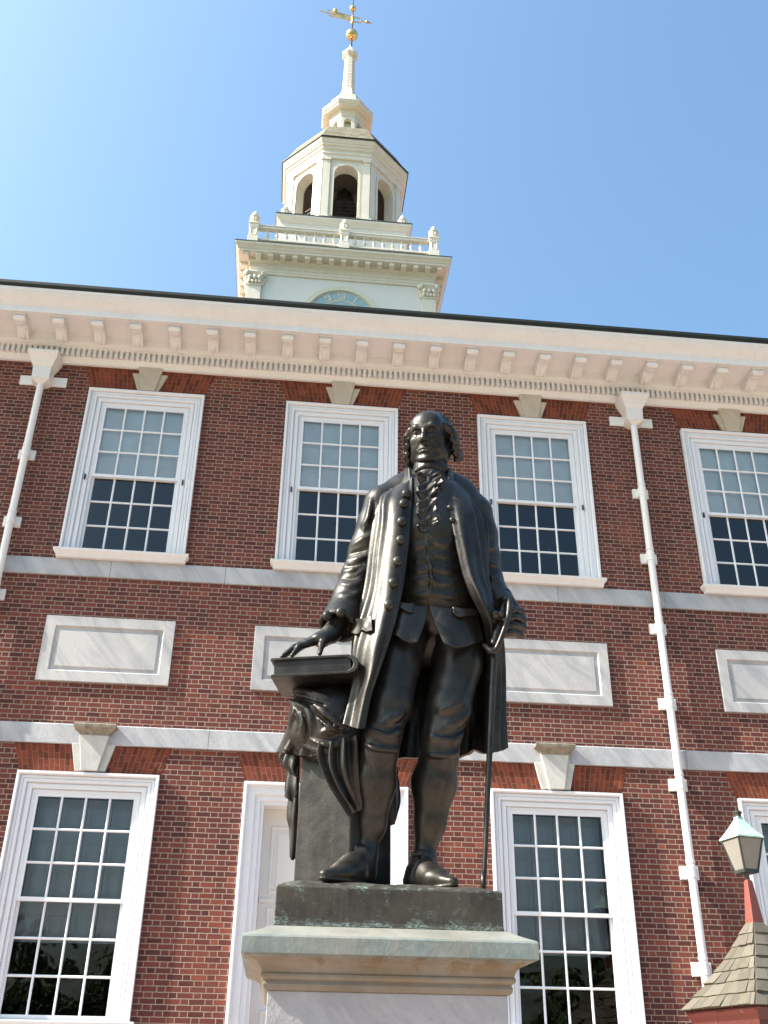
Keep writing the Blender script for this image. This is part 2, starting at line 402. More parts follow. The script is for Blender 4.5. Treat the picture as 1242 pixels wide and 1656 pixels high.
def keystone_low():
    mb = MB()
    mb.prism([(-.33, 6.07), (-.225, 5.655), (.225, 5.655), (.33, 6.07)], 'y', -.055, .05)        # flanking stones
    mb.rings([[(-.225, -.11, 6.19), (.225, -.11, 6.19), (.225, .05, 6.19), (-.225, .05, 6.19)], [(-.12, -.11, 5.645), (.12, -.11, 5.645), (.12, .05, 5.645), (-.12, .05, 5.645)]])
    a = mb.build('keystone', M['key'], hall, bevel=.008)
    mb = MB(); pr = [(.225, -.112, 6.185), (.235, -.12, 6.22), (.265, -.15, 6.25), (.295, -.18, 6.275), (.32, -.20, 6.29), (.32, -.205, 6.335), (.31, -.19, 6.35)]
    mb.rings([[(-x, y, z), (x, y, z), (x, .04, z), (-x, .04, z)] for x, y, z in pr])
    c = mb.build('keystone_cap', simple('keystone_cap_stone', (.24, .21, .17), .8, var=.4, scale=9, bump=.4), None, bevel=.004); under(c, a)
    return a
def keystone_up():
    mb = MB()
    mb.prism([(-.325, 13.07), (-.19, 12.69), (.19, 12.69), (.325, 13.07)], 'y', -.05, .05)
    mb.rings([[(-.225, -.09, 13.19), (.225, -.09, 13.19), (.225, .05, 13.19), (-.225, .05, 13.19)], [(-.128, -.09, 12.675), (.128, -.09, 12.675), (.128, .05, 12.675), (-.128, .05, 12.675)]])
    return mb.build('keystone', M['upkey'], hall, bevel=.008)
k = keystone_low(); k.location.x = LO[0]
for x in LO[1:] + [0.0]: dup(k, x - LO[0])
k = keystone_up(); k.location.x = UP[0]
for x in UP[1:]: dup(k, x - UP[0])

# marble panels between the storeys
def panel(x, hw):
    mb = MB(); z0, z1 = 7.05, 8.145
    ix, a, b = hw - .17, z0 + .17, z1 - .17
    mb.rings([[(x - w_, y, p), (x + w_, y, p), (x + w_, y, q), (x - w_, y, q)] for w_, y, p, q in
              [(hw, .1, z0, z1), (hw, -.045, z0, z1), (ix, -.045, a, b), (ix - .02, -.012, a + .02, b - .02), (ix - .07, -.012, a + .07, b - .07), (ix - .075, -.03, a + .075, b - .075)]])
    return mb.build('marble_panel', M['panel'], hall, bevel=.006)
for x in UP: panel(x, 1.03 if x else 1.28)

# windows
FR = [(0.0, .16), (0.0, .02), (.045, .018), (.047, .032), (.055, .032), (.058, -.01), (.125, -.012), (.127, .006), (.137, .006), (.147, -.04), (.19, -.041), (.192, -.028), (.198, -.028), (.2, -.042), (.236, -.043), (.238, -.026), (.246, -.026), (.252, -.066), (.262, -.085), (.30, -.085), (.30, .03)]
def window(hw_glass, z0, z1, zm, top_rows, bot_rows, blind, shutter, seed=0):
    """one sash window at x = 0: moulded frame with sashes, panes and sill as sub-parts"""
    mb = MB(); W = hw_glass + .03
    mb.uframe(-W, W, z0, z1, FR)
    fr = mb.build('window', M['white'], hall, bevel=.004)
    def sash(za, zb, y, rows, name, botrail):
        mb = MB(); st = .045
        mb.box(-W, -W + st, y - .02, y + .02, za, zb); mb.box(W - st, W, y - .02, y + .02, za, zb)
        mb.box(-W + st, W - st, y - .02, y + .02, zb - .05, zb); mb.box(-W + st, W - st, y - .02, y + .02, za, za + botrail)
        x0, x1, a, b = -W + st, W - st, za + botrail, zb - .05
        for i in range(1, 4):
            x = x0 + (x1 - x0) * i / 4; mb.prism([(x - .017, y + .015), (x - .017, y - .006), (x - .007, y - .016), (x + .007, y - .016), (x + .017, y - .006), (x + .017, y + .015)], 'z', a, b)
        for j in range(1, rows):
            z = a + (b - a) * j / rows; mb.prism([(y + .0148, z - .017), (y - .006, z - .017), (y - .0158, z - .007), (y - .0158, z + .007), (y - .006, z + .017), (y + .0148, z + .017)], 'x', x0, x1)
        under(mb.build(name, M['white'], None), fr)
        g = MB(); rng = random.Random(rows + int(za * 10) + 100 * seed)
        for i in range(4):
            for j in range(rows):
                xa, xb = x0 + (x1 - x0) * i / 4, x0 + (x1 - x0) * (i + 1) / 4; pa, pb = a + (b - a) * j / rows, a + (b - a) * (j + 1) / rows
                tx, tz = rng.uniform(-.003, .003), rng.uniform(-.003, .003)
                g.add([(xa, y + .004 - tx - tz, pa), (xb, y + .004 + tx - tz, pa), (xb, y + .004 + tx + tz, pb), (xa, y + .004 - tx + tz, pb)], [(0, 1, 2, 3)])
        under(mesh_obj('window_panes', g.v, g.f, M['glass']), fr)
    sash(zm - .03, z1, .045, top_rows, 'upper_sash', .055)
    sash(z0, zm + .02, .09, bot_rows, 'lower_sash', .07)
    mb = MB(); e = W + .37
    mb.rings([[(-x, y, z), (x, y, z), (x, .14, z), (-x, .14, z)] for x, y, z in [(e - .05, -.10, z0 - .155), (e - .05, -.115, z0 - .11), (e - .02, -.135, z0 - .075), (e, -.155, z0 - .05), (e, -.16, z0 - .012), (e - .01, -.14, z0)]])
    under(mb.build('window_sill', M['trim'], None, bevel=.003), fr)
    mb = MB()
    for s in (-1, 1): mb.box(s * (W + .10) - .012, s * (W + .10) + .012, -.045, 0, zm - .13, zm - .03)
    if blind: under(mb.build('sash_latch', M['iron'], None, bevel=.003), fr)
    if blind:
        nx, nz = 24, 30; vs = []; rng = random.Random(5); fs = []
        rs_ = random.Random(seed); zb, zt = zm + .022 + rs_.uniform(-.005, .02), z1 + .05; ph = rs_.uniform(0, 6)
        for j in range(nz + 1):
            for i in range(nx + 1):
                x = -W - .05 + (2 * W + .1) * i / nx; z = zb + (zt - zb) * j / nz
                low = (1 - j / nz)
                vs.append((x, .118 + .004 * math.sin(x * 9 + z * 2 + ph) + .006 * math.sin(z * 5.2 + ph), z + (.012 * math.sin(x * 7 + ph) + .008 * math.sin(x * 23 + ph)) * (low ** 6)))
        for j in range(nz):
            for i in range(nx): a = j * (nx + 1) + i; fs.append((a, a + 1, a + nx + 2, a + nx + 1))
        under(mesh_obj('roller_blind', vs, fs, M['blind'], None, True), fr)
    if shutter:
        mb = MB(); zt = z1 - .02; cells = [(zt - .48, zt - .10), (zt - 1.5, zt - .62), (zt - 1.98, zt - 1.62)]
        lw = (2 * W - .02) / 4
        for i in range(4):
            xa = -W + .01 + lw * i; xb = xa + lw - .008
            mb.box(xa, xb, .30, .32, z0 + 1.0, zt)
            for a, b in cells:
                mb.frame(xa + .085, xb - .085, a + .05, b - .05, [(0, .302), (0, .288), (.025, .288), (.035, .302)])
                mb.box(xa + .11, xb - .11, .290, .302, a + .08, b - .08)
        under(mb.build('inside_shutter', M['shutter'], None, bevel=.003), fr)
    return fr
for k, x in enumerate(UP): window(.715, UZ0, 12.36, 10.87, 3, 3, True, False, k).location.x = x
for k, x in enumerate(LO): window(.715, LZ0, 5.325, 3.84, 3, 3, False, True, k + 20).location.x = x

# door in the middle bay
mb = MB()
mb.uframe(-.93, .93, .3, 5.27, [(0.0, .40), (0, .03), (.05, .028), (.06, -.005), (.13, -.008), (.145, -.04), (.25, -.044), (.262, -.07), (.275, -.09), (.32, -.09), (.32, .03)])
dr = mb.build('door', M['white'], hall, bevel=.004)
mb = MB(); mb.box(-.93, .93, .34, .39, .3, 5.27)
for xa, xb in ((-.80, -.06), (.06, .80)):
    for za, zb in ((4.05, 5.02), (2.75, 3.85), (.55, 2.5)):
        mb.frame(xa + .05, xb - .05, za + .05, zb - .05, [(0, .34), (0, .325), (.02, .315), (.045, .318), (.055, .342)])
        mb.box(xa + .11, xb - .11, .322, .345, za + .11, zb - .11)
mb.box(-.92, .92, .318, .338, 3.92, 3.98)
under(mb.build('door_leaf', M['door'], None, bevel=.004), dr)

# cornice
mb = MB()
mb.prism([(.1, 13.17), (-.07, 13.17), (-.075, 13.205), (-.10, 13.222), (-.135, 13.25), (-.15, 13.262), (-.15, 13.425), (-.235, 13.425), (-.24, 13.46), (-.275, 13.52), (-.30, 13.60), (-.315, 13.655),
          (-.88, 13.655), (-.88, 13.645), (-.90, 13.645), (-.90, 13.765), (-.915, 13.775), (-.925, 13.80), (-.955, 13.84), (-1.0, 13.885), (-1.045, 13.95), (-1.06, 14.0), (-1.075, 14.005), (-1.075, 14.06), (.1, 14.06)], 'x', -HX - .95, HX + .95)
for i in range(int(2 * HX / .0985)):
    x = -HX + .02 + i * .0985; mb.box(x, x + .058, -.215, -.145, 13.275, 13.43)
mb.build('cornice', M['trim'], hall, bevel=.004)
mb = MB(); mb.prism([(-.85, 14.065), (-1.07, 14.065), (-1.095, 14.08), (-1.105, 14.12), (-1.10, 14.185), (-1.06, 14.20), (-.85, 14.21)], 'x', -HX - 1, HX + 1)
mb.build('gutter', M['roofcopper'], hall, bevel=.006)
def modillion():
    mb = MB(); hw = .095
    prof = []
    for k in range(14):                                         # front scroll
        a = R(95 - k * 21); prof.append((-.775 + -.062 * math.cos(R(90) - a), 13.575 + .062 * math.sin(a)))
    under_ = [(-.70, 13.535), (-.64, 13.555), (-.56, 13.545), (-.48, 13.50), (-.41, 13.465), (-.35, 13.455), (-.31, 13.48)]
    outline = [(-.30, 13.652), (-.80, 13.652), (-.82, 13.62), (-.838, 13.59), (-.836, 13.555), (-.815, 13.525), (-.775, 13.513), (-.735, 13.525), (-.70, 13.545)] + under_[1:]
    mb.prism(outline, 'x', -hw, hw)
    # acanthus leaf hanging under the curve: ribs
    for j in range(-2, 3):
        pts = [(j * .034 * (1 - .18 * i), y, z - .008 + .006 * abs(j) - .008 * math.sin(i * 2.2)) for i, (y, z) in enumerate(under_)]
        mb.tube(pts, [.020, .026, .028, .028, .026, .022, .014], 7)
    mb.tube([(-hw - .012, -.778, 13.575), (hw + .012, -.778, 13.575)], .050, 12)
    mb.tube([(-hw - .022, -.778, 13.575), (hw + .022, -.778, 13.575)], .022, 10)
    mb.box(-hw - .02, hw + .02, -.86, -.30, 13.635, 13.6535)
    return mb.build('modillion', M['trim'], hall, auto=40)
md = modillion(); x0 = -5.915 - .69 * 15
md.location.x = x0
for i in range(1, 48):
    if x0 + i * .69 < HX: dup(md, i * .69)

# downspouts
def downspout(x):
    mb = MB(); y = -.13
    mb.tube([(x, y, .3), (x, y, 12.62)], .062, 16)
    for z in (3.25, 4.60, 5.93, 7.25, 8.6, 9.94, 11.28): mb.tube([(x, y, z), (x, y, z + .05)], [.072, .068], 16)
    o = mb.build('downspout', M['pipe'], hall, auto=40)
    mb = MB()                                                  # leader head
    def ring(w, yf, z): return [(x - w, yf, z), (x + w, yf, z), (x + w, .02, z), (x - w, .02, z)]
    mb.rings([ring(.07, -.19, 12.60), ring(.10, -.22, 12.63), ring(.17, -.27, 12.66), ring(.155, -.26, 12.69), ring(.165, -.27, 12.93), ring(.20, -.31, 12.98), ring(.255, -.37, 13.09), ring(.265, -.40, 13.12), ring(.275, -.42, 13.16), ring(.275, -.42, 13.20)])
    under(mb.build('leader_head', M['trim'], None, bevel=.006), o)
    mb = MB(); mb.box(x - .42, x + .42, -.03, .02, 12.66, 12.86); under(mb.build('head_plate', M['pipe'], None, bevel=.006), o)
    for z in (3.13, 4.47, 5.80, 7.13, 8.465, 9.81, 11.15):
        mb = MB(); mb.box(x - .145, x + .145, -.045, .02, z - .095, z + .095)
        mb.rings([[(x + rr * math.cos(t), y + rr * math.sin(t), z + dz) for t in [2 * math.pi * k / 16 for k in range(16)]] for rr, dz in ((.066, -.09), (.072, -.088), (.072, .088), (.066, .09))])
        mb.box(x - .066, x + .066, y, -.03, z - .085, z + .085)
        under(mb.build('pipe_bracket', M['pipe'], None, bevel=.005), o)
    return o
downspout(-5.50); downspout(5.56)

# ------------------------------------------------------------------ the clock tower
TX, TY = .38, 17.7
tower = empty('clock_tower', (TX, TY, 0))
tag(tower, 'cream wooden clock tower with belfry, small cupola and spire rising behind the brick hall', 'tower')
def sq(mb, prof, cx=TX, cy=TY):
    mb.rings([[(cx - a, cy - a, z), (cx + a, cy - a, z), (cx + a, cy + a, z), (cx - a, cy + a, z)] for a, z in prof])
mb = MB(); sq(mb, [(3.58, .05), (3.58, 19.0)]); mb.build('brick_base', M['brick'], tower)
mb = MB(); sq(mb, [(3.5, 19), (3.5, 29.3)]); mb.build('clock_stage', M['tower'], tower)
mb = MB()
sq(mb, [(3.4, 28.66), (3.56, 28.66), (3.56, 28.76), (3.585, 28.78), (3.585, 28.88), (3.63, 28.91), (3.60, 28.94), (3.60, 29.17), (3.66, 29.2), (3.70, 29.25), (3.70, 29.34), (4.05, 29.345), (4.05, 29.43), (4.08, 29.45), (4.12, 29.53), (4.19, 29.60), (4.20, 29.69), (3.0, 29.75)])
mb.build('tower_cornice', M['towertrim'], tower, bevel=.01)
mb = MB(); sq(mb, [(4.18, 29.69), (4.215, 29.695), (4.215, 29.725), (3.0, 29.78)]); mb.build('cornice_flashing', M['lead'], tower)
n_ = 17; proto = None
for s in range(4):
    c, s_ = [(1, 0), (0, 1), (-1, 0), (0, -1)][s]
    for i in range(n_):
        t = -3.75 + 7.5 * i / (n_ - 1)
        if s in (1, 3) and i in (0, n_ - 1): continue
        if proto is None:
            mb = MB(); mb.box(-.10, .10, -.155, .155, 29.20, 29.344); proto = o = mb.build('cornice_block', M['towertrim'], tower, bevel=.012)
        else:
            o = link(proto.copy())
        o.parent = tower; o.matrix_parent_inverse = Matrix.Translation(-Vector(tower.location))
        o.location = (TX + t * c + 3.845 * s_, TY + t * s_ - 3.845 * c, 0); o.rotation_euler = (0, 0, s * math.pi / 2)
def tower_pilaster(cx, cy):
    mb = MB(); w_ = .27
    mb.box(cx - w_, cx + w_, cy - w_, cy + w_, 19, 28.02); o = mb.build('corner_pilaster', M['towertrim'], tower, bevel=.01)
    mb = MB()                                                  # leafy capital
    mb.rings([[(cx - a, cy - a, z), (cx + a, cy - a, z), (cx + a, cy + a, z), (cx - a, cy + a, z)] for a, z in [(.30, 28.0), (.30, 28.06), (.27, 28.08), (.29, 28.3), (.36, 28.55), (.40, 28.58), (.40, 28.655)]])
    for s in range(4):
        c, s_ = [(1, 0), (0, 1), (-1, 0), (0, -1)][s]
        for lev, (zz, rad, k) in enumerate([(28.16, .075, 4), (28.34, .085, 3), (28.53, .085, 2)]):
            for i in range(k):
                t = (-.27 + .54 * (i + .5) / k) if k > 2 else (-.30, .30)[i]
                b = -.31 - .03 * lev
                px, py = cx + t * c - b * s_, cy + t * s_ + b * c
                mb.lathe(px, py, [(rad * q, zz + rad * 1.25 * z) for q, z in [(.2, -1), (.8, -.6), (1, 0), (.75, .7), (.2, 1)]], 8)
    under(mb.build('capital', M['towertrim'], None, auto=40), o); return o
for sx in (-1, 1):
    for sy in (-1, 1): tower_pilaster(TX + sx * 3.36, TY + sy * 3.36)
# clock
CY_, CZ = TY - 3.5, 26.8
def disc(mb, r0, r1, y0, y1, n=96):
    rs = [[(TX + r_ * math.cos(2 * math.pi * k / n), y, CZ + r_ * math.sin(2 * math.pi * k / n)) for k in range(n)] for r_, y in ((r0, y1), (r0, y0), (r1, y0), (r1, y1))]
    mb.rings(rs, closed_ends=False)
mb = MB(); mb.rings([[(TX + r_ * math.cos(2 * math.pi * k / 96), y, CZ + r_ * math.sin(2 * math.pi * k / 96)) for k in range(96)] for r_, y in ((1.34, CY_), (1.34, CY_ - .035), (0.001, CY_ - .036))], closed_ends=False)
face = mb.build('clock_face', M['blue'], tower)
mb = MB(); disc(mb, 1.31, 1.50, CY_ - .10, CY_); disc(mb, 1.285, 1.31, CY_ - .055, CY_)
under(mb.build('clock_rim', M['cream'], None, auto=40), face)
mb = MB(); disc(mb, .80, .84, CY_ - .05, CY_ - .03)
def polar(a, r_): return (TX + r_ * math.sin(a), CZ + r_ * math.cos(a))
def stroke(a0, r0, a1, r1, w_):
    p, q = Vector(polar(a0, r0)), Vector(polar(a1, r1)); d = (q - p).normalized(); nn = Vector((-d.y, d.x)) * w_
    mb.prism([p + nn, q + nn, q - nn, p - nn], 'y', CY_ - .052, CY_ - .03)
NUM = ['XII', 'I', 'II', 'III', 'IIII', 'V', 'VI', 'VII', 'VIII', 'IX', 'X', 'XI']
for h, sname in enumerate(NUM):
    wid = sum({'I': .075, 'V': .13, 'X': .14}[c] for c in sname); t = -wid / 2
    for c in sname:
        w_ = {'I': .075, 'V': .13, 'X': .14}[c]; a = 2 * math.pi * h / 12
        A = a + (t + .015) / 1.0; B = a + (t + w_ - .015) / 1.0; m_ = (A + B) / 2
        if c == 'I': stroke(m_, .88, m_, 1.24, .022)
        elif c == 'V': stroke(A, 1.24, m_, .88, .024); stroke(B, 1.24, m_, .88, .013)
        else: stroke(A, 1.24, B, .88, .024); stroke(A, .88, B, 1.24, .013)
        t += w_
for k_ in range(60):
    a = 2 * math.pi * k_ / 60; stroke(a, 1.255, a, 1.285, .022)
under(mb.build('clock_numerals', M['cream'], None), face)
mb = MB(); stroke(R(-50), -.2, R(-50), .75, .04); stroke(R(118), -.2, R(118), 1.1, .03); under(mb.build('clock_hands', M['gold'], None), face)

# balustrade and urns
def urn(cx, cy, z, parent):
    mb = MB(); prof = [(.10, 0), (.11, .04), (.085, .07), (.07, .10), (.10, .13), (.155, .20), (.19, .30), (.20, .36), (.215, .37), (.215, .40), (.17, .415), (.13, .44), (.10, .48), (.085, .50), (.11, .53), (.118, .58), (.11, .63), (.08, .68), (.04, .72), (.005, .745)]
    mb.lathe(cx, cy, [(r_, z + h) for r_, h in prof], 16)
    for k in range(10):
        a = 2 * math.pi * k / 10; mb.lathe(cx + .165 * math.cos(a), cy + .165 * math.sin(a), [(.01, z + .13), (.035, z + .18), (.04, z + .26), (.02, z + .34)], 6)
    return mb.build('urn', M['towertrim'], parent, auto=50)
ZB = 29.99
PO = 3.58
def baluster_prof(z): return [(.07, z), (.07, z + .05), (.04, z + .08), (.085, z + .20), (.07, z + .28), (.038, z + .40), (.045, z + .46), (.06, z + .47), (.06, z + .53)]
def balustrade():
    mb = MB()
    for s in range(4):
        c, s_ = [(1, 0), (0, 1), (-1, 0), (0, -1)][s]
        def T(a, b): return (TX + a * c - b * s_, TY + a * s_ + b * c)
        for z0, z1, h in ((ZB + .32, ZB + .41, .09), (ZB + .93, ZB + 1.05, .11), (ZB + 1.05, ZB + 1.09, .135)):
            mb.prism([T(-PO + .1, -PO - h), T(PO - .1, -PO - h), T(PO - .1, -PO + h), T(-PO + .1, -PO + h)], 'z', z0, z1)
    rail = mb.build('balustrade', M['towertrim'], tower, bevel=.008)
    mb = MB(); mb.lathe(0, 0, baluster_prof(ZB + .41), 10); pb = mb.build('baluster', M['towertrim'], None, auto=50); first = True
    for s in range(4):
        c, s_ = [(1, 0), (0, 1), (-1, 0), (0, -1)][s]
        for half in (-1, 1):
            for i in range(8):
                a = half * (.42 + i * .375); o = pb if first else link(pb.copy()); first = False
                o.location = (TX + a * c + PO * s_, TY + a * s_ - PO * c, 0); under(o, rail)
    for ax, ay in [(a, b) for a in (-1, 0, 1) for b in (-1, 0, 1) if (a, b) != (0, 0)]:
        cx, cy = TX + ax * PO, TY + ay * PO
        mb = MB(); mb.rings([[(cx - h, cy - h, z), (cx + h, cy - h, z), (cx + h, cy + h, z), (cx - h, cy + h, z)] for h, z in [(.2, ZB - .3), (.2, ZB + .44), (.17, ZB + .46), (.17, ZB + .9), (.19, ZB + .92), (.19, ZB + 1.06), (.215, ZB + 1.08), (.215, ZB + 1.125)]])
        mb.frame(cx - .09, cx + .09, ZB + .53, ZB + .83, [(0, cy - .165), (0, cy - .18), (.03, cy - .185), (.035, cy - .165)])
        under(mb.build('newel_post', M['towertrim'], None, bevel=.008), rail)
        under(urn(cx, cy, ZB + 1.125, None), rail)
balustrade()
mb = MB(); sq(mb, [(3.3, 29.7), (3.3, 29.95), (2.6, 30.2)]); mb.build('tower_deck', M['lead'], tower)
mb = MB(); mb.lathe(.02, 14.75, [(.32, 30.2), (.34, 30.5), (.30, 30.8), (.16, 30.98), (.01, 31.04)], 16); mb.build('deck_dome', M['roofcopper'], tower, auto=40)
# square plinth of the belfry
mb = MB(); sq(mb, [(2.60, 30.1), (2.60, 32.38), (2.64, 32.40), (2.66, 32.46), (2.76, 32.56), (2.80, 32.60), (2.80, 32.70), (2.0, 32.74)]); mb.build('belfry_plinth', M['tower'], tower, bevel=.008)
mb = MB(); sq(mb, [(2.79, 32.70), (2.83, 32.705), (2.83, 32.74), (2.0, 32.78)]); mb.build('plinth_flashing', M['lead'], tower)
for sx in (-1, 1):
    for sy in (-1, 1): urn(TX + sx * 2.45, TY + sy * 2.45, 32.76, tower)

# octagonal stages with open arches
def arched_stage(name, a, t, z0, z1, hw, zs, sill, material, n=12):
    """eight wall plates (apothem a, thickness t) each pierced by a round arch; one mesh"""
    mb = MB(); L = a * math.tan(math.pi / 8); Li = (a - t) * math.tan(math.pi / 8)
    for s in range(8):
        an = s * math.pi / 4; c, s_ = math.cos(an), math.sin(an)
        def T(x, y, z): return (TX + x * c - y * s_, TY + x * s_ + y * c, z)
        arc = [(hw * math.cos(math.pi * k / n), zs + hw * math.sin(math.pi * k / n)) for k in range(n + 1)]
        hole = [(hw, sill)] + arc + [(-hw, sill)]
        for sgn in (0, 1):
            y = -a if sgn == 0 else -(a - t); W_ = L if sgn == 0 else Li
            fs = []
            vs = [T(-W_, y, z0), T(W_, y, z0), T(W_, y, z1), T(-W_, y, z1)] + [T(x, y, z) for x, z in hole]
            h0 = 4; last = 4 + len(hole) - 1; top = 4 + 1 + n // 2
            fs.append((0, 1, h0, last)); fs.append([1, 2, top] + list(range(top - 1, h0 - 1, -1))); fs.append([2, 3, top]); fs.append([3, 0] + list(range(last, top - 1, -1)))
            if sgn: fs = [f[::-1] for f in fs]
            mb.add(vs, fs)
        vs = [T(x, -a, z) for x, z in hole] + [T(x, -(a - t), z) for x, z in hole]; k = len(hole)
        mb.add(vs, [(i, (i + 1) % k, k + (i + 1) % k, k + i) for i in range(k)])
        mb.add([T(-L, -a, z1), T(L, -a, z1), T(Li, -(a - t), z1), T(-Li, -(a - t), z1)], [(0, 1, 2, 3)])
    return mb.build(name, material, tower)
arched_stage('belfry', 2.46, .45, 32.7, 36.9, .52, 35.66, 33.12, M['towertrim'])
arched_stage('belfry_lining', 1.98, .05, 32.8, 36.9, .54, 35.66, 33.10, M['plank'])
mb = MB()                                                      # pilasters and archivolts
L = 2.46 * math.tan(math.pi / 8)
for s in range(8):
    an = s * math.pi / 4; c, s_ = math.cos(an), math.sin(an)
    def T(x, y, z): return (TX + x * c - y * s_, TY + x * s_ + y * c, z)
    for e in (-1, 1):
        for (w0, w1, dy, z0, z1) in ((L - .30, L - .0, .07, 33.06, 36.4), (L - .33, L + .02, .11, 32.72, 33.06), (L - .33, L + .02, .11, 36.4, 36.5)):
            x0, x1 = sorted((e * w0, e * w1)); vs = [T(x, y, z) for x in (x0, x1) for y in (-2.46 - dy, -2.4) for z in (z0, z1)]
            mb.add(vs, [(0, 1, 3, 2), (4, 6, 7, 5), (0, 4, 5, 1), (2, 3, 7, 6), (0, 2, 6, 4), (1, 5, 7, 3)])
    n = 14; arc = [(R(180 * k / n)) for k in range(n + 1)]
    path = [(.52, 33.12)] + [(.52 * math.cos(t), 35.66 + .52 * math.sin(t)) for t in arc] + [(-.52, 33.12)]
    path2 = [(.62, 33.12)] + [(.62 * math.cos(t), 35.66 + .62 * math.sin(t)) for t in arc] + [(-.62, 33.12)]
    k = len(path); vs = [T(x, -2.46 - .045, z) for x, z in path] + [T(x, -2.46 - .045, z) for x, z in path2] + [T(x, -2.44, z) for x, z in path] + [T(x, -2.44, z) for x, z in path2]
    fs = []
    for i in range(k - 1): fs += [(i, i + 1, k + i + 1, k + i), (k + i, k + i + 1, 3 * k + i + 1, 3 * k + i), (2 * k + i, 2 * k + i + 1, i + 1, i)]
    mb.add(vs, fs)
mb.build('belfry_pilasters', M['towertrim'], tower)
mb = MB(); mb.octa(TX, TY, [(2.40, 36.5), (2.56, 36.505), (2.56, 36.72), (2.60, 36.74), (2.60, 36.80), (2.55, 36.82), (2.55, 36.98), (2.62, 37.02), (2.64, 37.14), (2.70, 37.17), (2.70, 37.25), (2.74, 37.28), (2.78, 37.38), (2.80, 37.42), (2.80, 37.48), (2.2, 37.5)])
mb.build('belfry_cornice', M['towertrim'], tower, bevel=.006)
mb = MB(); mb.octa(TX, TY, [(2.0, 32.75), (2.0, 32.9)]); mb.build('belfry_floor', M['plank'], tower); mb = MB(); mb.octa(TX, TY, [(2.00, 36.40), (2.00, 36.49)]); mb.build('belfry_ceiling', M['plank'], tower); mb = MB(); mb.box(TX - 1.95, TX + 1.95, TY - 1.0, TY - .8, 36.1, 36.3); mb.build('bell_beam', M['plank'], tower)
mb = MB(); BZ = .45
mb.lathe(TX, TY - .9, [(q, z + BZ) for q, z in [(.62, 34.7), (.60, 34.75), (.48, 35.05), (.40, 35.4), (.34, 35.62), (.22, 35.72), (.1, 35.75), (.1, 36.0)]], 24); mb.lathe(TX, TY - .9, [(q, z + BZ) for q, z in [(.05, 34.55), (.09, 34.62), (.05, 34.75), (.03, 35.3)]], 10)
mb.build('bell', M['bell'], tower, auto=40)
mb = MB()
for s in range(8):
    an = s * math.pi / 4; c, s_ = math.cos(an), math.sin(an)
    for h in range(6):
        z = 33.3 + h * .22; mb.tube([(TX - .6 * c + 2.1 * s_, TY - .6 * s_ - 2.1 * c, z), (TX + .6 * c + 2.1 * s_, TY + .6 * s_ - 2.1 * c, z)], .018, 6)
mb.build('belfry_guard_rails', M['iron'], tower)
def shingles(name, c0, c1, h, wdt, dark=(.03, .028, .024)):
    m, t, b = mat(name); n = N(t); p = n.pos(); s = n.sep(p)
    v = n.m('DIVIDE', s[2], h); row = n.m('FLOOR', v); fv = n.m('FRACT', v)
    u = n.m('ADD', n.m('DIVIDE', n.m('ADD', n.m('ADD', s[0], n.m('MULTIPLY', s[1], .73)), 60.0), wdt), n.m('MULTIPLY', n.white(n.comb(row, 1.0, 2.0)), 7.0)); cell = n.m('FLOOR', u); fu = n.m('FRACT', u)
    rnd = n.white(n.comb(cell, row, 4.0))
    c = n.mix(rnd, c0, c1); c = n.mix(n.fac(n.noise(p, 5, 5, .7), .5, .75, 0, .45), c, tuple(x * .45 for x in c0))
    e = n.m('MAXIMUM', n.m('LESS_THAN', fv, .10), n.m('LESS_THAN', fu, .035))
    c = n.mix(e, c, dark); n.lnk(c, b.inputs['Base Color']); b.inputs['Roughness'].default_value = .85
    n.bump(n.m('SUBTRACT', n.m('MULTIPLY', rnd, .3), e), .7, .01, b); return m
mb = MB(); mb.octa(TX, TY, [(2.3, 37.48), (2.83, 37.47), (2.83, 37.53), (2.66, 37.85), (2.47, 38.28), (2.28, 38.70), (2.06, 39.10), (1.76, 39.46), (1.42, 39.76), (1.1, 40.0), (.7, 40.1)])
mb.build('belfry_roof', shingles('tower_shingles', (.13, .115, .075), (.23, .20, .13), .19, .30), tower)
mb = MB(); k8 = 1 / math.cos(math.pi / 8)
mb.octa(TX, TY, [(2.79, 37.488), (2.85, 37.49), (2.86, 37.54), (2.81, 37.57)]); mb.build('roof_edge', M['roofcopper'], tower)
arched_stage('cupola', .80, .18, 39.95, 41.6, .17, 41.05, 40.15, M['towertrim'], 10)
mb = MB(); mb.octa(TX, TY, [(.55, 39.9), (.84, 39.9), (.84, 40.12), (.7, 40.13)]); mb.octa(TX, TY, [(.55, 40.0), (.55, 41.3)])
mb.octa(TX, TY, [(.7, 41.40), (.83, 41.40), (.83, 41.62), (.86, 41.64), (.88, 41.76), (1.12, 41.79), (1.12, 41.86), (1.17, 41.90), (1.21, 41.98), (1.21, 42.05), (.9, 42.08)]); mb.build('cupola_cornice', M['towertrim'], tower, bevel=.004)
mb = MB(); mb.octa(TX, TY, [(1.18, 42.05), (1.23, 42.055), (1.23, 42.09), (1.02, 42.25), (.86, 42.5), (.79, 42.78), (.78, 43.0), (.70, 43.02), (.52, 43.2), (.42, 43.5), (.36, 43.85), (.33, 43.95), (.315, 44.05)]); mb.build('cupola_roof', M['towertrim'], tower)
mb = MB(); prof = []
for i in range(23):
    z = 44.0 + i * .118; a = .315 - .065 * i / 22; prof += [(a, z), (a - .012, z + .104), (a - .016, z + .116)]
mb.octa(TX, TY, prof + [(.25, 46.6), (.30, 46.62), (.30, 46.68), (.36, 46.72), (.375, 46.80), (.375, 46.92), (.30, 46.96), (.22, 47.0), (.22, 47.1), (.24, 47.13), (.2, 47.25), (.1, 47.4), (.05, 47.6), (.02, 47.7)])
mb.build('spire', M['towertrim'], tower)
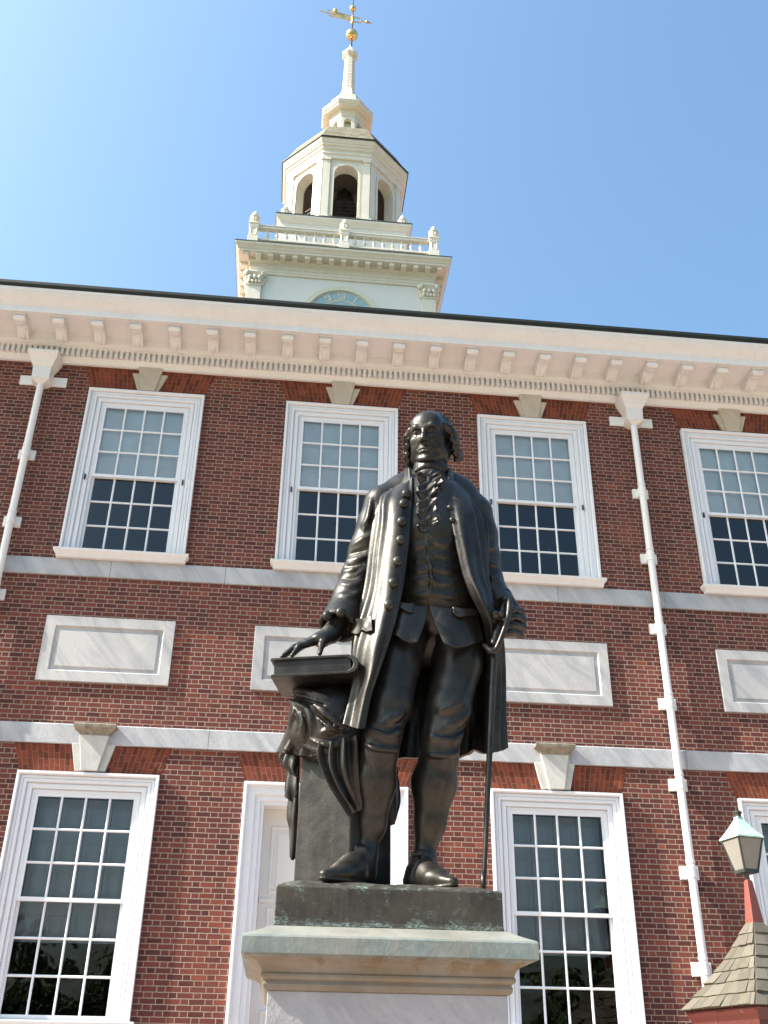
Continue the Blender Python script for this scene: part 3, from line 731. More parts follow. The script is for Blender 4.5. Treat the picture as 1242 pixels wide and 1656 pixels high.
mb = MB(); X = TX + .04
mb.lathe(X, TY, [(.001, 48.53 - .31)] + [(.31 * math.sin(R(a)), 48.53 - .31 * math.cos(R(a))) for a in range(15, 180, 15)] + [(.001, 48.84)], 24); mb.build('gilded_ball', M['gold'], tower, smooth=True)
mb = MB(); mb.tube([(X, TY, 47.5), (X, TY, 52.2)], [.045, .02], 8)
vane = mb.build('weathervane', M['iron'], tower)
mb = MB(); mb.lathe(X, TY, [(.001, 50.52)] + [(.17 * math.sin(R(a)), 50.69 - .17 * math.cos(R(a))) for a in range(15, 180, 15)] + [(.001, 50.86)], 16)
under(mb.build('vane_ball', M['gold'], None, smooth=True), vane)
mb = MB(); mb.lathe(X, TY, [(.05, 49.4), (.09, 49.5), (.07, 49.7), (.1, 49.95), (.05, 50.1)], 10); under(mb.build('vane_socket', M['gold'], None, smooth=True), vane)
mb = MB()                                                      # swallow-tailed arrow
def vp(x, z): return (X + x, 49.86 + z)
for poly in ([vp(-1.25, .26), vp(-.95, .33), vp(-.0, .16), (vp(0, -.20)), vp(-1.3, .06), vp(-.85, .12)], ):
    mb.prism(poly, 'y', TY - .02, TY + .02)
mb.prism([vp(-1.75, .38), vp(-1.72, .44), vp(-1.25, .28), vp(-1.25, .2)], 'y', TY - .018, TY + .018)
for a, b in ((vp(-1.3, .50), vp(.45, .06)), (vp(0, -.21), vp(.42, -.28)), (vp(.45, .06), vp(.42, -.28)), (vp(.40, -.1), vp(1.0, -.24))):
    mb.tube([(a[0], TY, a[1]), (b[0], TY, b[1])], .03, 6)
mb.lathe(X - .92, TY, [(.02, 50.22), (.11, 50.28), (.12, 50.40), (.07, 50.50), (.01, 50.53)], 10)
mb.tube([(X + .62, TY, 49.73), (X + .74, TY, 49.70), (X + .98, TY, 49.63)], [.02, .085, .01], 8)
under(mb.build('vane_arrow', simple('weathered_gilding', (.55, .42, .2), .4, .6), None), vane)
# ------------------------------------------------------------------ pedestal
PX, PY = -.163, -10.57
ped = empty('marble_pedestal', (PX, PY, 0))
tag(ped, 'tall veined marble pedestal with green stained moulded cap under the bronze statue', 'pedestal')
def psq(prof, name, m, bev=.003):
    mb = MB(); mb.rings([[(PX - a, PY - a, z), (PX + a, PY - a, z), (PX + a, PY + a, z), (PX - a, PY + a, z)] for a, z in prof]); return mb.build(name, m, ped, bevel=bev)
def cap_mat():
    m, t, b = mat('verdigris_stained_marble_lit_top'); n = N(t); p = n.pos(); z = n.sep(p)[2]
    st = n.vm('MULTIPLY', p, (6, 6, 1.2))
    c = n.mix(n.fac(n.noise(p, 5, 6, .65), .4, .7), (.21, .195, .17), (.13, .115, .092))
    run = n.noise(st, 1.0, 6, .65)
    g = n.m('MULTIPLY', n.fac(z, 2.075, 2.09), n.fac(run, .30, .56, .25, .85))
    g = n.m('MULTIPLY', g, n.fac(z, 2.165, 2.152, .35, 1.0)); c = n.mix(g, c, n.mix(n.fac(n.noise(p, 9, 6, .7), .35, .65), (.095, .145, .155), (.19, .225, .215)))  # stain full on the shaded fascia, thinned on top to paint in a sunlit slope
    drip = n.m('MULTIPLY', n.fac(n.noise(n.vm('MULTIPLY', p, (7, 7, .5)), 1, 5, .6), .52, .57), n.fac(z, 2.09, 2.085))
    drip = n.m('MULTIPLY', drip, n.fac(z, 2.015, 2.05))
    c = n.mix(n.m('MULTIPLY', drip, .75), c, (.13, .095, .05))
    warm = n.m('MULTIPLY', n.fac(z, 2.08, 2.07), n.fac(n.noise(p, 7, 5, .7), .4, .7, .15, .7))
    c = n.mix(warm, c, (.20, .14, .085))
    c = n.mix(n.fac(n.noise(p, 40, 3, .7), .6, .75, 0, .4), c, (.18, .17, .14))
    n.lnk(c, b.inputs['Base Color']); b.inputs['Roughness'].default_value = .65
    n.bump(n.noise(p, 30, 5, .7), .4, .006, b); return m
psq([(.52, 0), (.52, .32), (.488, .36), (.488, 1.962)], 'die', marble('die_marble', (.34, .34, .365), (.17, .175, .21), amt=.75, veins=3.4, stains=.2))
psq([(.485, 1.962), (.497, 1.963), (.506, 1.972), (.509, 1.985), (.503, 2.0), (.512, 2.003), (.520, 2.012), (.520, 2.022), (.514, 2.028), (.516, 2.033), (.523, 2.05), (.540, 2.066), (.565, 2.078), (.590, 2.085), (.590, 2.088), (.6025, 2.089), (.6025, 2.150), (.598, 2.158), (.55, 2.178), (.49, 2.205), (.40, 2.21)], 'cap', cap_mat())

# ------------------------------------------------------------------ watch box with its lantern
BX, BY = 5.11, -3.0
box = empty('watch_box', (BX, BY, 0))
tag(box, 'small red wooden watch box with shingled pyramid roof carrying a lantern on a red post', 'kiosk')
ROT = math.atan2(-12.5, -5.74) - R(7)                                  # the corner that faces the camera
def dia(r_, z, k=4, a0=0.0): return [(BX + r_ * math.cos(ROT + a0 + 2 * math.pi * i / k), BY + r_ * math.sin(ROT + a0 + 2 * math.pi * i / k), z) for i in range(k)]
mb = MB(); mb.rings([dia(.83, .05), dia(.83, 2.40)])
for i in range(4):
    a = Vector(dia(.83, 0)[i]); b = Vector(dia(.83, 0)[(i + 1) % 4])
    for k in range(1, 9):
        q = a.lerp(b, k / 9); d = (b - a).normalized(); nn = Vector((d.y, -d.x, 0))
        mb.add([(q + d * e + nn * f) + Vector((0, 0, z)) for e in (-.012, .012) for f in (-.002, .006) for z in (.1, 2.3)], [(0, 1, 3, 2), (4, 6, 7, 5), (0, 4, 5, 1), (2, 3, 7, 6), (0, 2, 6, 4), (1, 5, 7, 3)])
mb.rings([dia(.84, 2.22), dia(.88, 2.225), dia(.88, 2.30), dia(.92, 2.36), dia(.95, 2.42), dia(.5, 2.43)])
mb.build('wall', M['red'], box, bevel=.006)
def wood_shingle():
    m, t, b = mat('weathered_cedar_shingle'); n = N(t); p = n.pos(); s = n.sep(p)
    at_ = n.new('ShaderNodeAttribute'); at_.attribute_name = 'tone'; tone = at_.outputs['Fac']
    c = n.ramp(tone, (0, (.070, .061, .048)), (.5, (.098, .087, .069)), (1, (.132, .117, .095)))
    gr = n.noise(n.vm('MULTIPLY', p, (60, 60, 5)), 1, 4, .65)
    c = n.mix(n.fac(gr, .4, .7, 0, .4), c, (.12, .10, .08))
    c = n.mix(n.fac(n.noise(p, 6, 5, .7), .52, .75, 0, .5), c, (.15, .15, .085))
    n.lnk(c, b.inputs['Base Color']); b.inputs['Roughness'].default_value = .9; n.bump(gr, .5, .004, b); return m
# individual shingles laid course by course
vs, fs, tone = [], [], []
rng = random.Random(3); courses = 7
def rr_at(t): return .99 * (1 - t) + .10 * t - .07 * math.sin(math.pi * t)
def zz_at(t): return 2.43 + .95 * t
for i in range(4):
    for c_ in range(courses):
        t0, t1 = c_ / courses, min(1.0, (c_ + 1.25) / courses)
        A0, B0 = Vector(dia(rr_at(t0), zz_at(t0))[i]), Vector(dia(rr_at(t0), zz_at(t0))[(i + 1) % 4])
        A1, B1 = Vector(dia(rr_at(t1), zz_at(t1))[i]), Vector(dia(rr_at(t1), zz_at(t1))[(i + 1) % 4])
        nn = (B0 - A0).cross(A1 - A0).normalized()
        if nn.z < 0: nn = -nn
        cuts = [0.0]; W_ = (B0 - A0).length
        while cuts[-1] < 1: cuts.append(cuts[-1] + rng.uniform(.13, .23) / W_)
        cuts[-1] = 1.0
        if len(cuts) > 2 and cuts[-1] - cuts[-2] < .03: cuts.pop(-2)
        for a, b in zip(cuts[:-1], cuts[1:]):
            curl = rng.choice((0, 0, 0, .006, .012, .018)); g = .003 / W_; a_, b_ = a + (g if a else 0), b - (g if b < 1 else 0); lift = .022 + rng.uniform(-.003, .004); drop = (A0 - A1).normalized() * rng.uniform(-.006, .008)
            n0 = len(vs); q = [A0.lerp(B0, a_) + drop, A0.lerp(B0, b_) + drop, A1.lerp(B1, b_), A1.lerp(B1, a_)]
            vs += [q[0] + nn * (lift + curl * rng.random()), q[1] + nn * (lift + curl * rng.random()), q[2] + nn * .004, q[3] + nn * .004, q[0] + nn * .004, q[1] + nn * .004]
            fs += [(n0, n0 + 1, n0 + 2, n0 + 3), (n0 + 4, n0 + 5, n0 + 1, n0), (n0 + 4, n0, n0 + 3), (n0 + 1, n0 + 5, n0 + 2)]; tone += [rng.random()] * 6
so_ = mesh_obj('shingle_roof', vs, fs, wood_shingle(), box)
at_ = so_.data.attributes.new('tone', 'FLOAT', 'POINT'); at_.data.foreach_set('value', tone)
mb = MB(); mb.rings([dia(.97, 2.425), dia(.965, 2.437)] + [dia(rr_at(t / 8) - .002, zz_at(t / 8)) for t in range(1, 9)]); mb.build('roof_deck', M['red'], box)
mb = MB(); mb.rings([dia(.115, 3.30), dia(.105, 3.42), dia(.055, 3.83), dia(.05, 3.86), dia(.03, 3.88)]); mb.build('post', paint('faded_red_post', (.20, .057, .047), dirt=.3, bump=.4), box, bevel=.004)
lan_metal = simple('lantern_metal', (.06, .065, .06), .5, .5, var=.4)
mb = MB(); mb.tube([(BX, BY, 3.82), (BX, BY, 3.92), (BX, BY, 3.96)], [.028, .024, .05], 10)
mb.rings([dia(.12, 3.945), dia(.15, 3.95), dia(.15, 3.985), dia(.12, 3.99)])
for i in range(4):
    p, q = Vector(dia(.140, 3.985)[i]), Vector(dia(.250, 4.36)[i]); mb.tube([p, q], .0135, 6)
    a, b = Vector(dia(.250, 4.36)[i]), Vector(dia(.250, 4.36)[(i + 1) % 4]); mb.tube([a, b], .014, 6)
mb.tube([(BX, BY, 3.96), (BX, BY, 4.12)], [.03, .02], 8)
lantern = mb.build('lantern', lan_metal, box, auto=40)
mb = MB(); mb.tube([(BX, BY, 4.60), (BX, BY, 4.70)], [.04, .045], 12); mb.lathe(BX, BY, [(.052, 4.675), (.055, 4.69), (.04, 4.71), (.01, 4.718)], 12)
under(mb.build('lantern_finial', lan_metal, None, auto=40), lantern)
def frosted():
    m, t, b = mat('lantern_glass'); n = N(t); p = n.pos()
    b.inputs['Base Color'].default_value = (.62, .57, .49, 1); b.inputs['Roughness'].default_value = .35; b.inputs['Transmission Weight'].default_value = .35
    n.lnk(n.mix(n.noise(p, 8, 4, .6), (.36, .335, .295), (.25, .235, .215)), b.inputs['Base Color']); return m
mb = MB(); mb.rings([dia(.139, 3.99), dia(.245, 4.355), dia(.238, 4.355), dia(.132, 3.99)], closed_ends=False); under(mb.build('lantern_panes', frosted(), None), lantern)
mb = MB(); mb.rings([dia(.25, 4.352), dia(.272, 4.354), dia(.274, 4.37), dia(.20, 4.44), dia(.06, 4.60), dia(.055, 4.635), dia(.03, 4.64)]); under(mb.build('copper_hood', simple('verdigris_copper', (.36, .54, .45), .7, .0, var=.2, scale=9), None, bevel=.003), lantern)

# ------------------------------------------------------------------ trees of the square opposite (seen in the lower window panes)
def leaf_mat():
    m, t, b = mat('leaves'); n = N(t); p = n.pos()
    c = n.mix(n.noise(p, 1.2, 4, .7), (.035, .065, .018), (.085, .125, .035)); n.lnk(c, b.inputs['Base Color']); b.inputs['Roughness'].default_value = .6; return m
leafm = leaf_mat(); barkm = simple('bark', (.10, .08, .06), .95, var=.4, scale=4)
def tree(x, y, h, seed):
    rng = random.Random(seed); t = empty('leafy_tree', (x, y, 0))
    tag(t, 'leafy tree of the square opposite, mirrored dark in the lower window panes', 'tree', 'trees mirrored in the lower windows')
    mb = MB(); mb.tube([(x, y, 0), (x + .1, y, h * .25), (x + .2, y + .1, h * .5), (x + .1, y, h * .85)], [h * .035, h * .026, h * .018, .04], 10)
    tips = []
    for k in range(11):
        a = k * 2.4; z0 = h * (.28 + .045 * k); L_ = h * (.36 - .02 * k)
        p = Vector((x + .15, y + .05, z0)); q = p + Vector((math.cos(a) * L_, math.sin(a) * L_, L_ * .45)); mb.tube([p, p.lerp(q, .5) + Vector((0, 0, .2)), q], [h * .012, h * .008, .03], 6); tips += [p.lerp(q, .6), q]
    mb.build('trunk', barkm, t, smooth=True)
    tips += [Vector((x, y, h * .85)), Vector((x, y, h * .95))]
    vs, fs = [], []
    for c in tips:
        R_ = h * rng.uniform(.12, .20)
        for _ in range(420):
            d = Vector((rng.gauss(0, 1), rng.gauss(0, 1), rng.gauss(0, .8))); d = d.normalized() * R_ * rng.random() ** .45
            p = c + d; s = rng.uniform(.16, .34); a = Vector((rng.gauss(0, 1), rng.gauss(0, 1), rng.gauss(0, 1))).normalized() * s; b = a.orthogonal().normalized() * s * .6
            n0 = len(vs); vs += [p - a, p + b, p + a, p - b]; fs.append((n0, n0 + 1, n0 + 2, n0 + 3))
    mesh_obj('crown', vs, fs, leafm, t)
for i, (x, y, h) in enumerate([(-36, -55, 9.5), (-31, -62, 9.5), (-26, -56, 8.4), (-21, -54, 7.9), (-17.5, -60, 9.4), (-14, -54, 7.2), (-9, -57, 8.6), (-4, -61, 8.9), (1, -55, 7.8), (6, -60, 8.8), (11, -55, 7.6), (18, -54, 7.6), (25, -58, 8.6), (33, -56, 9)]): tree(x, y, h, i)
# ------------------------------------------------------------------ the bronze statue: a small clay sculptor (signed distances + surface nets)
Y0 = -10.7
def A(u, v, d=0.0): return at(u, v, Y0 + d)
class Clay:
    def __init__(s, lo, hi, h):
        s.h = h; s.lo = np.array(lo, dtype=np.float64); s.n = np.ceil((np.array(hi) - s.lo) / h).astype(int) + 1
        s.d = np.full(s.n, 1.0, dtype=np.float32)
    def box(s, lo, hi):
        a = np.clip(np.floor((np.array(lo) - s.lo) / s.h).astype(int), 0, s.n); b = np.clip(np.ceil((np.array(hi) - s.lo) / s.h).astype(int) + 1, 0, s.n)
        if np.any(b <= a): return None, None
        ax = [s.lo[i] + s.h * np.arange(a[i], b[i]) for i in range(3)]
        P = np.stack(np.meshgrid(*ax, indexing='ij'), -1)
        return (slice(a[0], b[0]), slice(a[1], b[1]), slice(a[2], b[2])), P
    def mixin(s, sl, d, k, cut):
        c = s.d[sl]
        if cut:
            d = -d
            if k <= 0: s.d[sl] = np.maximum(c, d); return
            h = np.clip(.5 - .5 * (d - c) / k, 0, 1); s.d[sl] = c * h + d * (1 - h) + k * h * (1 - h)
            # (smooth maximum)
        else:
            if k <= 0: s.d[sl] = np.minimum(c, d); return
            h = np.clip(.5 + .5 * (c - d) / k, 0, 1); s.d[sl] = c * (1 - h) + d * h - k * h * (1 - h)
    def cone(s, a, b, ra, rb, k=.02, cut=False, flat=1.0, fdir=None):
        """rounded cone from a to b; flat < 1 squeezes it along fdir (default y)"""
        a, b = np.array(a, float), np.array(b, float); m = max(ra, rb) + k + 2.5 * s.h
        sl, P = s.box(np.minimum(a, b) - m, np.maximum(a, b) + m)
        if sl is None: return
        if flat != 1.0:
            f = np.array((0, 1, 0) if fdir is None else fdir, float); f /= np.linalg.norm(f)
            def q(v): return v + np.multiply.outer(v @ f, f) * (1 / flat - 1)
            P = q(P - a); B = q(b - a)
        else: P = P - a; B = b - a
        L = B @ B
        t = np.clip((P @ B) / L, 0, 1) if L > 1e-12 else np.zeros(P.shape[:3])
        d = np.linalg.norm(P - t[..., None] * B, axis=-1) - (ra + (rb - ra) * t)
        if flat != 1.0: d = d * (flat + (1 - flat) * .35)
        s.mixin(sl, d.astype(np.float32), k, cut)
    def chain(s, pts, rr, k=.02, cut=False, flat=1.0, fdir=None):
        if isinstance(rr, (int, float)): rr = [rr] * len(pts)
        for i in range(len(pts) - 1): s.cone(pts[i], pts[i + 1], rr[i], rr[i + 1], k, cut, flat, fdir)
    def ell(s, c, r, k=.02, cut=False, rot=None):
        c = np.array(c, float); r = np.array(r, float); m = r.max() + k + 2.5 * s.h
        sl, P = s.box(c - m, c + m)
        if sl is None: return
        P = P - c
        if rot is not None: P = P @ rot                       # columns of rot are the ellipsoid's axes
        k0 = np.linalg.norm(P / r, axis=-1); k1 = np.linalg.norm(P / (r * r), axis=-1)
        d = k0 * (k0 - 1) / np.maximum(k1, 1e-9)
        s.mixin(sl, d.astype(np.float32), k, cut)
    def slab(s, p, nrm, lo, hi, cut=True, k=.0):
        """cuts away the side of a plane the normal points to, inside a box"""
        sl, P = s.box(lo, hi)
        if sl is None: return
        n_ = np.array(nrm, float); n_ /= np.linalg.norm(n_); d = (P - np.array(p, float)) @ n_
        s.mixin(sl, (-d).astype(np.float32), k, cut)
    def val(s, p):
        q = (np.array(p, float) - s.lo) / s.h; i = np.floor(q).astype(int)
        if np.any(i < 0) or np.any(i >= s.n - 1): return 1.0
        f = q - i; c = s.d[i[0]:i[0] + 2, i[1]:i[1] + 2, i[2]:i[2] + 2]
        c = c[0] * (1 - f[0]) + c[1] * f[0]; c = c[0] * (1 - f[1]) + c[1] * f[1]; return c[0] * (1 - f[2]) + c[1] * f[2]
    def hit(s, u, v, back=0.0):
        """the first clay surface behind a photograph pixel"""
        d = (CF + CR * ((u - 621) / FPX) - CU * ((v - 828) / FPX)).normalized()
        t = 2.5 * 1.4; p = CAM
        t = ((s.lo[1]) - CAM.y) / d.y
        for _ in range(600):
            p = CAM + d * t
            e = s.val(p)
            if e < .001: break
            t += max(.002, min(e * .7, .02)) if e < .9 else .02
        else: return np.array(A(u, v, 0))
        return np.array(p + d * back)
    def fold(s, pts, r, k=.012, cut=False, back=0.0):
        """a ridge (or groove) following the surface through photograph pixels"""
        P = [Vector(s.hit(u, v, back)) for u, v in pts]
        rr = [r * f for f in ([.35] + [1.0] * (len(P) - 2) + [.35])] if len(P) > 2 else [r, r * .5]
        P, rr = spline(P, rr, 4); s.chain(P, rr, k, cut)
    def mesh(s, name, material, parent, smooth_it=1):
        D = s.d; ins = D < 0
        nx, ny, nz = D.shape
        c = [ins[i:nx - 1 + i, j:ny - 1 + j, k:nz - 1 + k] for i in (0, 1) for j in (0, 1) for k in (0, 1)]
        cnt = sum(x.astype(np.int8) for x in c); act = (cnt > 0) & (cnt < 8)
        idx = np.argwhere(act); vid = np.full(act.shape, -1, dtype=np.int64); vid[act] = np.arange(len(idx))
        acc = np.zeros((len(idx), 3)); w_ = np.zeros(len(idx))
        corners = [(i, j, k) for i in (0, 1) for j in (0, 1) for k in (0, 1)]
        for a in range(8):
            for b in range(a + 1, 8):
                if sum(abs(x - y) for x, y in zip(corners[a], corners[b])) != 1: continue
                pa, pb = idx + corners[a], idx + corners[b]
                da, db = D[tuple(pa.T)].astype(float), D[tuple(pb.T)].astype(float); cr = (da < 0) != (db < 0)
                t = np.where(cr, da / np.where(cr, da - db, 1), 0); q = pa + t[:, None] * (pb - pa)
                acc += np.where(cr[:, None], q, 0); w_ += cr
        V = s.lo + s.h * acc / w_[:, None]
        F = []
        for ax in range(3):
            e = [0, 0, 0]; e[ax] = 1
            a = D[:nx - e[0], :ny - e[1], :nz - e[2]] < 0; b = D[e[0]:, e[1]:, e[2]:] < 0
            o1, o2 = [i for i in range(3) if i != ax]
            cr = np.argwhere(a != b); ok = (cr[:, o1] > 0) & (cr[:, o2] > 0) & (cr[:, o1] < s.n[o1] - 1) & (cr[:, o2] < s.n[o2] - 1); cr = cr[ok]
            q = []
            for (x, y) in ((0, 0), (1, 0), (1, 1), (0, 1)):
                g = cr.copy(); g[:, o1] -= x; g[:, o2] -= y; q.append(vid[tuple(g.T)])
            q = np.stack(q, 1); fl = a[tuple(cr.T)] ^ (ax == 1)
            q[~fl] = q[~fl][:, ::-1]; F.append(q)
        F = np.concatenate(F)
        F = F[(F >= 0).all(1)][:, ::-1]
        for _ in range(smooth_it):                               # a light relaxation takes the stair steps out
            S = np.zeros_like(V); n_ = np.zeros(len(V))
            for i in range(4):
                j = (i + 1) % 4
                np.add.at(S, F[:, i], V[F[:, j]]); np.add.at(n_, F[:, i], 1); np.add.at(S, F[:, j], V[F[:, i]]); np.add.at(n_, F[:, j], 1)
            V = V * .5 + .5 * S / np.maximum(n_, 1)[:, None]
        me = bpy.data.meshes.new(name)
        me.vertices.add(len(V)); me.vertices.foreach_set('co', V.ravel())
        me.loops.add(F.size); me.loops.foreach_set('vertex_index', F.ravel().astype(np.int32))
        me.polygons.add(len(F)); me.polygons.foreach_set('loop_start', np.arange(0, F.size, 4, dtype=np.int32))
        me.polygons.foreach_set('use_smooth', np.ones(len(F), dtype=bool)); me.update(calc_edges=True); me.validate()
        me.materials.append(material); o = link(bpy.data.objects.new(name, me))
        if parent: adopt(o, parent)
        return o
def spline(P, rr, m):
    """Catmull-Rom through points and radii"""
    P = [np.array(p, float) for p in P]; out, ro = [], []
    for i in range(len(P) - 1):
        p0, p1, p2, p3 = P[max(i - 1, 0)], P[i], P[i + 1], P[min(i + 2, len(P) - 1)]
        for j in range(m):
            t = j / m; out.append(.5 * (2 * p1 + (p2 - p0) * t + (2 * p0 - 5 * p1 + 4 * p2 - p3) * t * t + (3 * p1 - p0 - 3 * p2 + p3) * t ** 3)); ro.append(rr[i] + (rr[i + 1] - rr[i]) * t)
    out.append(P[-1]); ro.append(rr[-1]); return out, ro
def resample(P, n):
    Q, _ = spline(P, [0] * len(P), 16); Q = np.array(Q); L = np.concatenate([[0], np.cumsum(np.linalg.norm(np.diff(Q, axis=0), axis=1))])
    t = np.linspace(0, L[-1], n); return np.stack([np.interp(t, L, Q[:, i]) for i in range(3)], 1)
def sheet_grid(rows, nu, nv):
    G = np.array([resample([A(*p) for p in r_], nu) for r_ in rows]); return np.array([spline_n(G[:, i], nv) for i in range(nu)]).transpose(1, 0, 2)
def spline_n(P, n): return resample(list(P), n)
def sheet(name, rows, nu, nv, thick, fold=None, material=None, parent=None, roll=.012):
    """cloth with real thickness through rows of photograph points with depths; fold(s, t) pushes it along its normal"""
    G = sheet_grid(rows, nu, nv)
    du = np.gradient(G, axis=1); dv = np.gradient(G, axis=0); n_ = np.cross(du, dv); n_ /= np.linalg.norm(n_, axis=2, keepdims=True) + 1e-9
    cen = G.mean((0, 1)); tocam = np.array(CAM) - cen
    if (n_.reshape(-1, 3).mean(0) @ tocam) < 0: n_ = -n_
    s_, t_ = np.meshgrid(np.linspace(0, 1, nu), np.linspace(0, 1, nv))
    if fold is not None: G = G + n_ * np.asarray(fold(s_, t_))[..., None]
    du = np.gradient(G, axis=1); dv = np.gradient(G, axis=0); m_ = np.cross(du, dv); m_ /= np.linalg.norm(m_, axis=2, keepdims=True) + 1e-9
    if (m_.reshape(-1, 3).mean(0) @ tocam) < 0: m_ = -m_
    Bk = G - m_ * thick
    V = np.concatenate([G.reshape(-1, 3), Bk.reshape(-1, 3)]); F = []; k = nu * nv
    for j in range(nv - 1):
        for i in range(nu - 1):
            a = j * nu + i; F.append((a, a + 1, a + nu + 1, a + nu)); F.append((k + a, k + a + nu, k + a + nu + 1, k + a + 1))
    for i in range(nu - 1):
        for j, fl in ((0, 0), (nv - 1, 1)):
            a = j * nu + i; q = (a, k + a, k + a + 1, a + 1); F.append(q if not fl else q[::-1])
    for j in range(nv - 1):
        for i, fl in ((0, 1), (nu - 1, 0)):
            a = j * nu + i; q = (a, k + a, k + a + nu, a + nu); F.append(q if not fl else q[::-1])
    o = mesh_obj(name, V, F, material or M['bronze'], parent, True)
    bm = bmesh.new(); bm.from_mesh(o.data); bmesh.ops.recalc_face_normals(bm, faces=bm.faces); bm.to_mesh(o.data); bm.free()
    m = o.modifiers.new('edge', 'BEVEL'); m.width = thick * .42; m.segments = 2; m.limit_method = 'ANGLE'; m.angle_limit = R(55)
    o.modifiers.new('even', 'WEIGHTED_NORMAL')
    return o, G
def gs(x, c, w_): return np.exp(-((x - c) / w_) ** 2)
# ------------------------------------------------------------------ statue
BX0, BX1, BYF, BYB = -.642, .323, -11.05, -10.09
statue = empty('bronze_statue', (-.16, -10.57, 2.21))
tag(statue, 'dark bronze statue of a standing man in long coat with book, pillar and sword', 'statue')
MBZ = M['bronze']
mb = MB(); mb.rings([[(x0, y0, z), (x1, y0, z), (x1, y1, z), (x0, y1, z)] for x0, x1, y0, y1, z in
                     [(BX0 - .004, BX1 + .004, BYF - .004, BYB, 2.205), (BX0, BX1, BYF, BYB, 2.225), (BX0, BX1, BYF, BYB, 2.362), (BX0 + .008, BX1 - .008, BYF + .008, BYB - .008, 2.370), (BX0 + .03, BX1 - .03, BYF + .03, BYB - .03, 2.371)]])
mb.build('plinth', M['plinth'], statue, bevel=.004)
nx, ny = 40, 30; vs, fs = [], []
for j in range(ny + 1):
    for i in range(nx + 1):
        s_, t_ = i / nx, j / ny; e = min(s_, 1 - s_, t_, 1 - t_) * 2
        vs.append((BX0 + .012 + (BX1 - BX0 - .024) * s_, BYF + .012 + (BYB - BYF - .024) * t_, 2.368 + .036 * min(1, e / .22) ** .6 * (1 - .30 * max(0, s_ - .25)) + .003 * math.sin(s_ * 23) * math.sin(t_ * 17)))
for j in range(ny):
    for i in range(nx): a = j * (nx + 1) + i; fs.append((a, a + 1, a + nx + 2, a + nx + 1))
mesh_obj('ground_mound', vs, fs, M['plinth'], statue, True)

def npv(p): return np.array(p, float)
# ---- the figure: legs, shoes, trunk, neck, head and hands in one continuous surface
lo = npv((-.80, -11.06, 2.36)); hi = npv((.72, -10.38, 5.16))
C = Clay(lo, hi, .0075)
def V3(u, v, d): return npv(A(u, v, d))
# trunk
C.chain([V3(703, 994, .02), V3(703, 970, .0), V3(699, 930, -.01), V3(697, 870, -.02), V3(698, 830, -.01)], [.170, .205, .208, .240, .225], .06, flat=.80)
C.chain([V3(625, 818, .02), V3(697, 806, .03), V3(755, 824, .02)], [.10, .13, .09], .07, flat=.85)
C.ell(V3(697, 868, -.06), (.19, .15, .16), .06)
# legs (breeches, stockings)
C.chain([V3(656, 1015, .0), V3(641, 1074, -.09), V3(631, 1140, -.14), V3(617, 1190, -.15)], [.132, .118, .104, .090], .03)
C.chain([V3(618, 1190, -.15), V3(613, 1215, -.14), V3(604, 1265, -.08), V3(600, 1333, -.05), V3(592, 1376, -.05)], [.090, .087, .106, .069, .046], .03)
C.chain([V3(744, 1018, .02), V3(739, 1074, -.02), V3(724, 1145, -.05), V3(711, 1200, -.06)], [.136, .126, .112, .095], .03)
C.chain([V3(711, 1200, -.06), V3(710, 1222, -.05), V3(702, 1267, .0), V3(695, 1333, .02), V3(685, 1388, .02)], [.094, .090, .108, .073, .046], .03)
# shoes: heel, instep, toe, tongue and buckle
def shoe(heel, ball, toe, ank, r_):
    heel, ball, toe, ank = map(npv, (heel, ball, toe, ank))
    C.chain([ank, ank * .45 + heel * .55 + npv((0, 0, .03))], [r_, r_ * 1.25], .03)
    C.chain([heel + npv((0, 0, .062)), ball + npv((0, 0, .05)), toe + npv((0, 0, .032))], [.053, .058, .030], .03, flat=.70, fdir=(0, 0, 1))
    C.chain([ank + npv((0, 0, -.01)) * .5, heel * .35 + ball * .65 + npv((0, 0, .085)), ball + npv((0, 0, .06))], [r_ * .95, .055, .045], .04)
    d = (ball - heel); d /= np.linalg.norm(d); side = npv((-d[1], d[0], 0))
    q = heel * .42 + ball * .58 + npv((0, 0, .125))
    C.chain([q - side * .05 - npv((0, 0, .03)), q + d * .01, q + side * .05 - npv((0, 0, .03))], [.012, .016, .012], .008)
    C.chain([heel + npv((0, 0, .014)), ball + npv((0, 0, .014)), toe + npv((0, 0, .012))], [.054, .058, .031], .004, flat=.25, fdir=(0, 0, 1))   # sole welt
    q2 = q - d * .045 + npv((0, 0, .045)); C.chain([q2 - side * .045, q2 + d * .012 + npv((0, 0, .012)), q2 + side * .045], [.010, .014, .010], .012)
GZ = 2.392
shoe((-.255, -10.745, GZ), (-.35, -10.90, GZ), (-.437, -10.985, GZ), V3(590, 1380, -.045), .052)
shoe((-.012, -10.70, GZ - .004), (.065, -10.86, GZ - .006), (.122, -10.955, GZ - .008), V3(685, 1394, .02), .052)
# breeches folds, knee bands
for P in ([(646, 1180), (626, 1188), (600, 1180)], [(650, 1150), (640, 1160), (626, 1164)], [(748, 1186), (728, 1196), (696, 1190)], [(758, 1150), (745, 1164), (722, 1172)], [(752, 1118), (735, 1140), (712, 1150)]):
    C.fold(P, .007, .032, back=.005)
for P in ([(647, 1172), (628, 1180), (604, 1174)], [(751, 1176), (732, 1187), (704, 1186)]):
    C.fold(P, .006, .022, cut=True)
for P in ([(588, 1203), (603, 1209), (620, 1212), (638, 1213), (645, 1209)], [(681, 1214), (698, 1221), (715, 1222), (735, 1219), (741, 1213)]): C.fold(P, .013, .006)
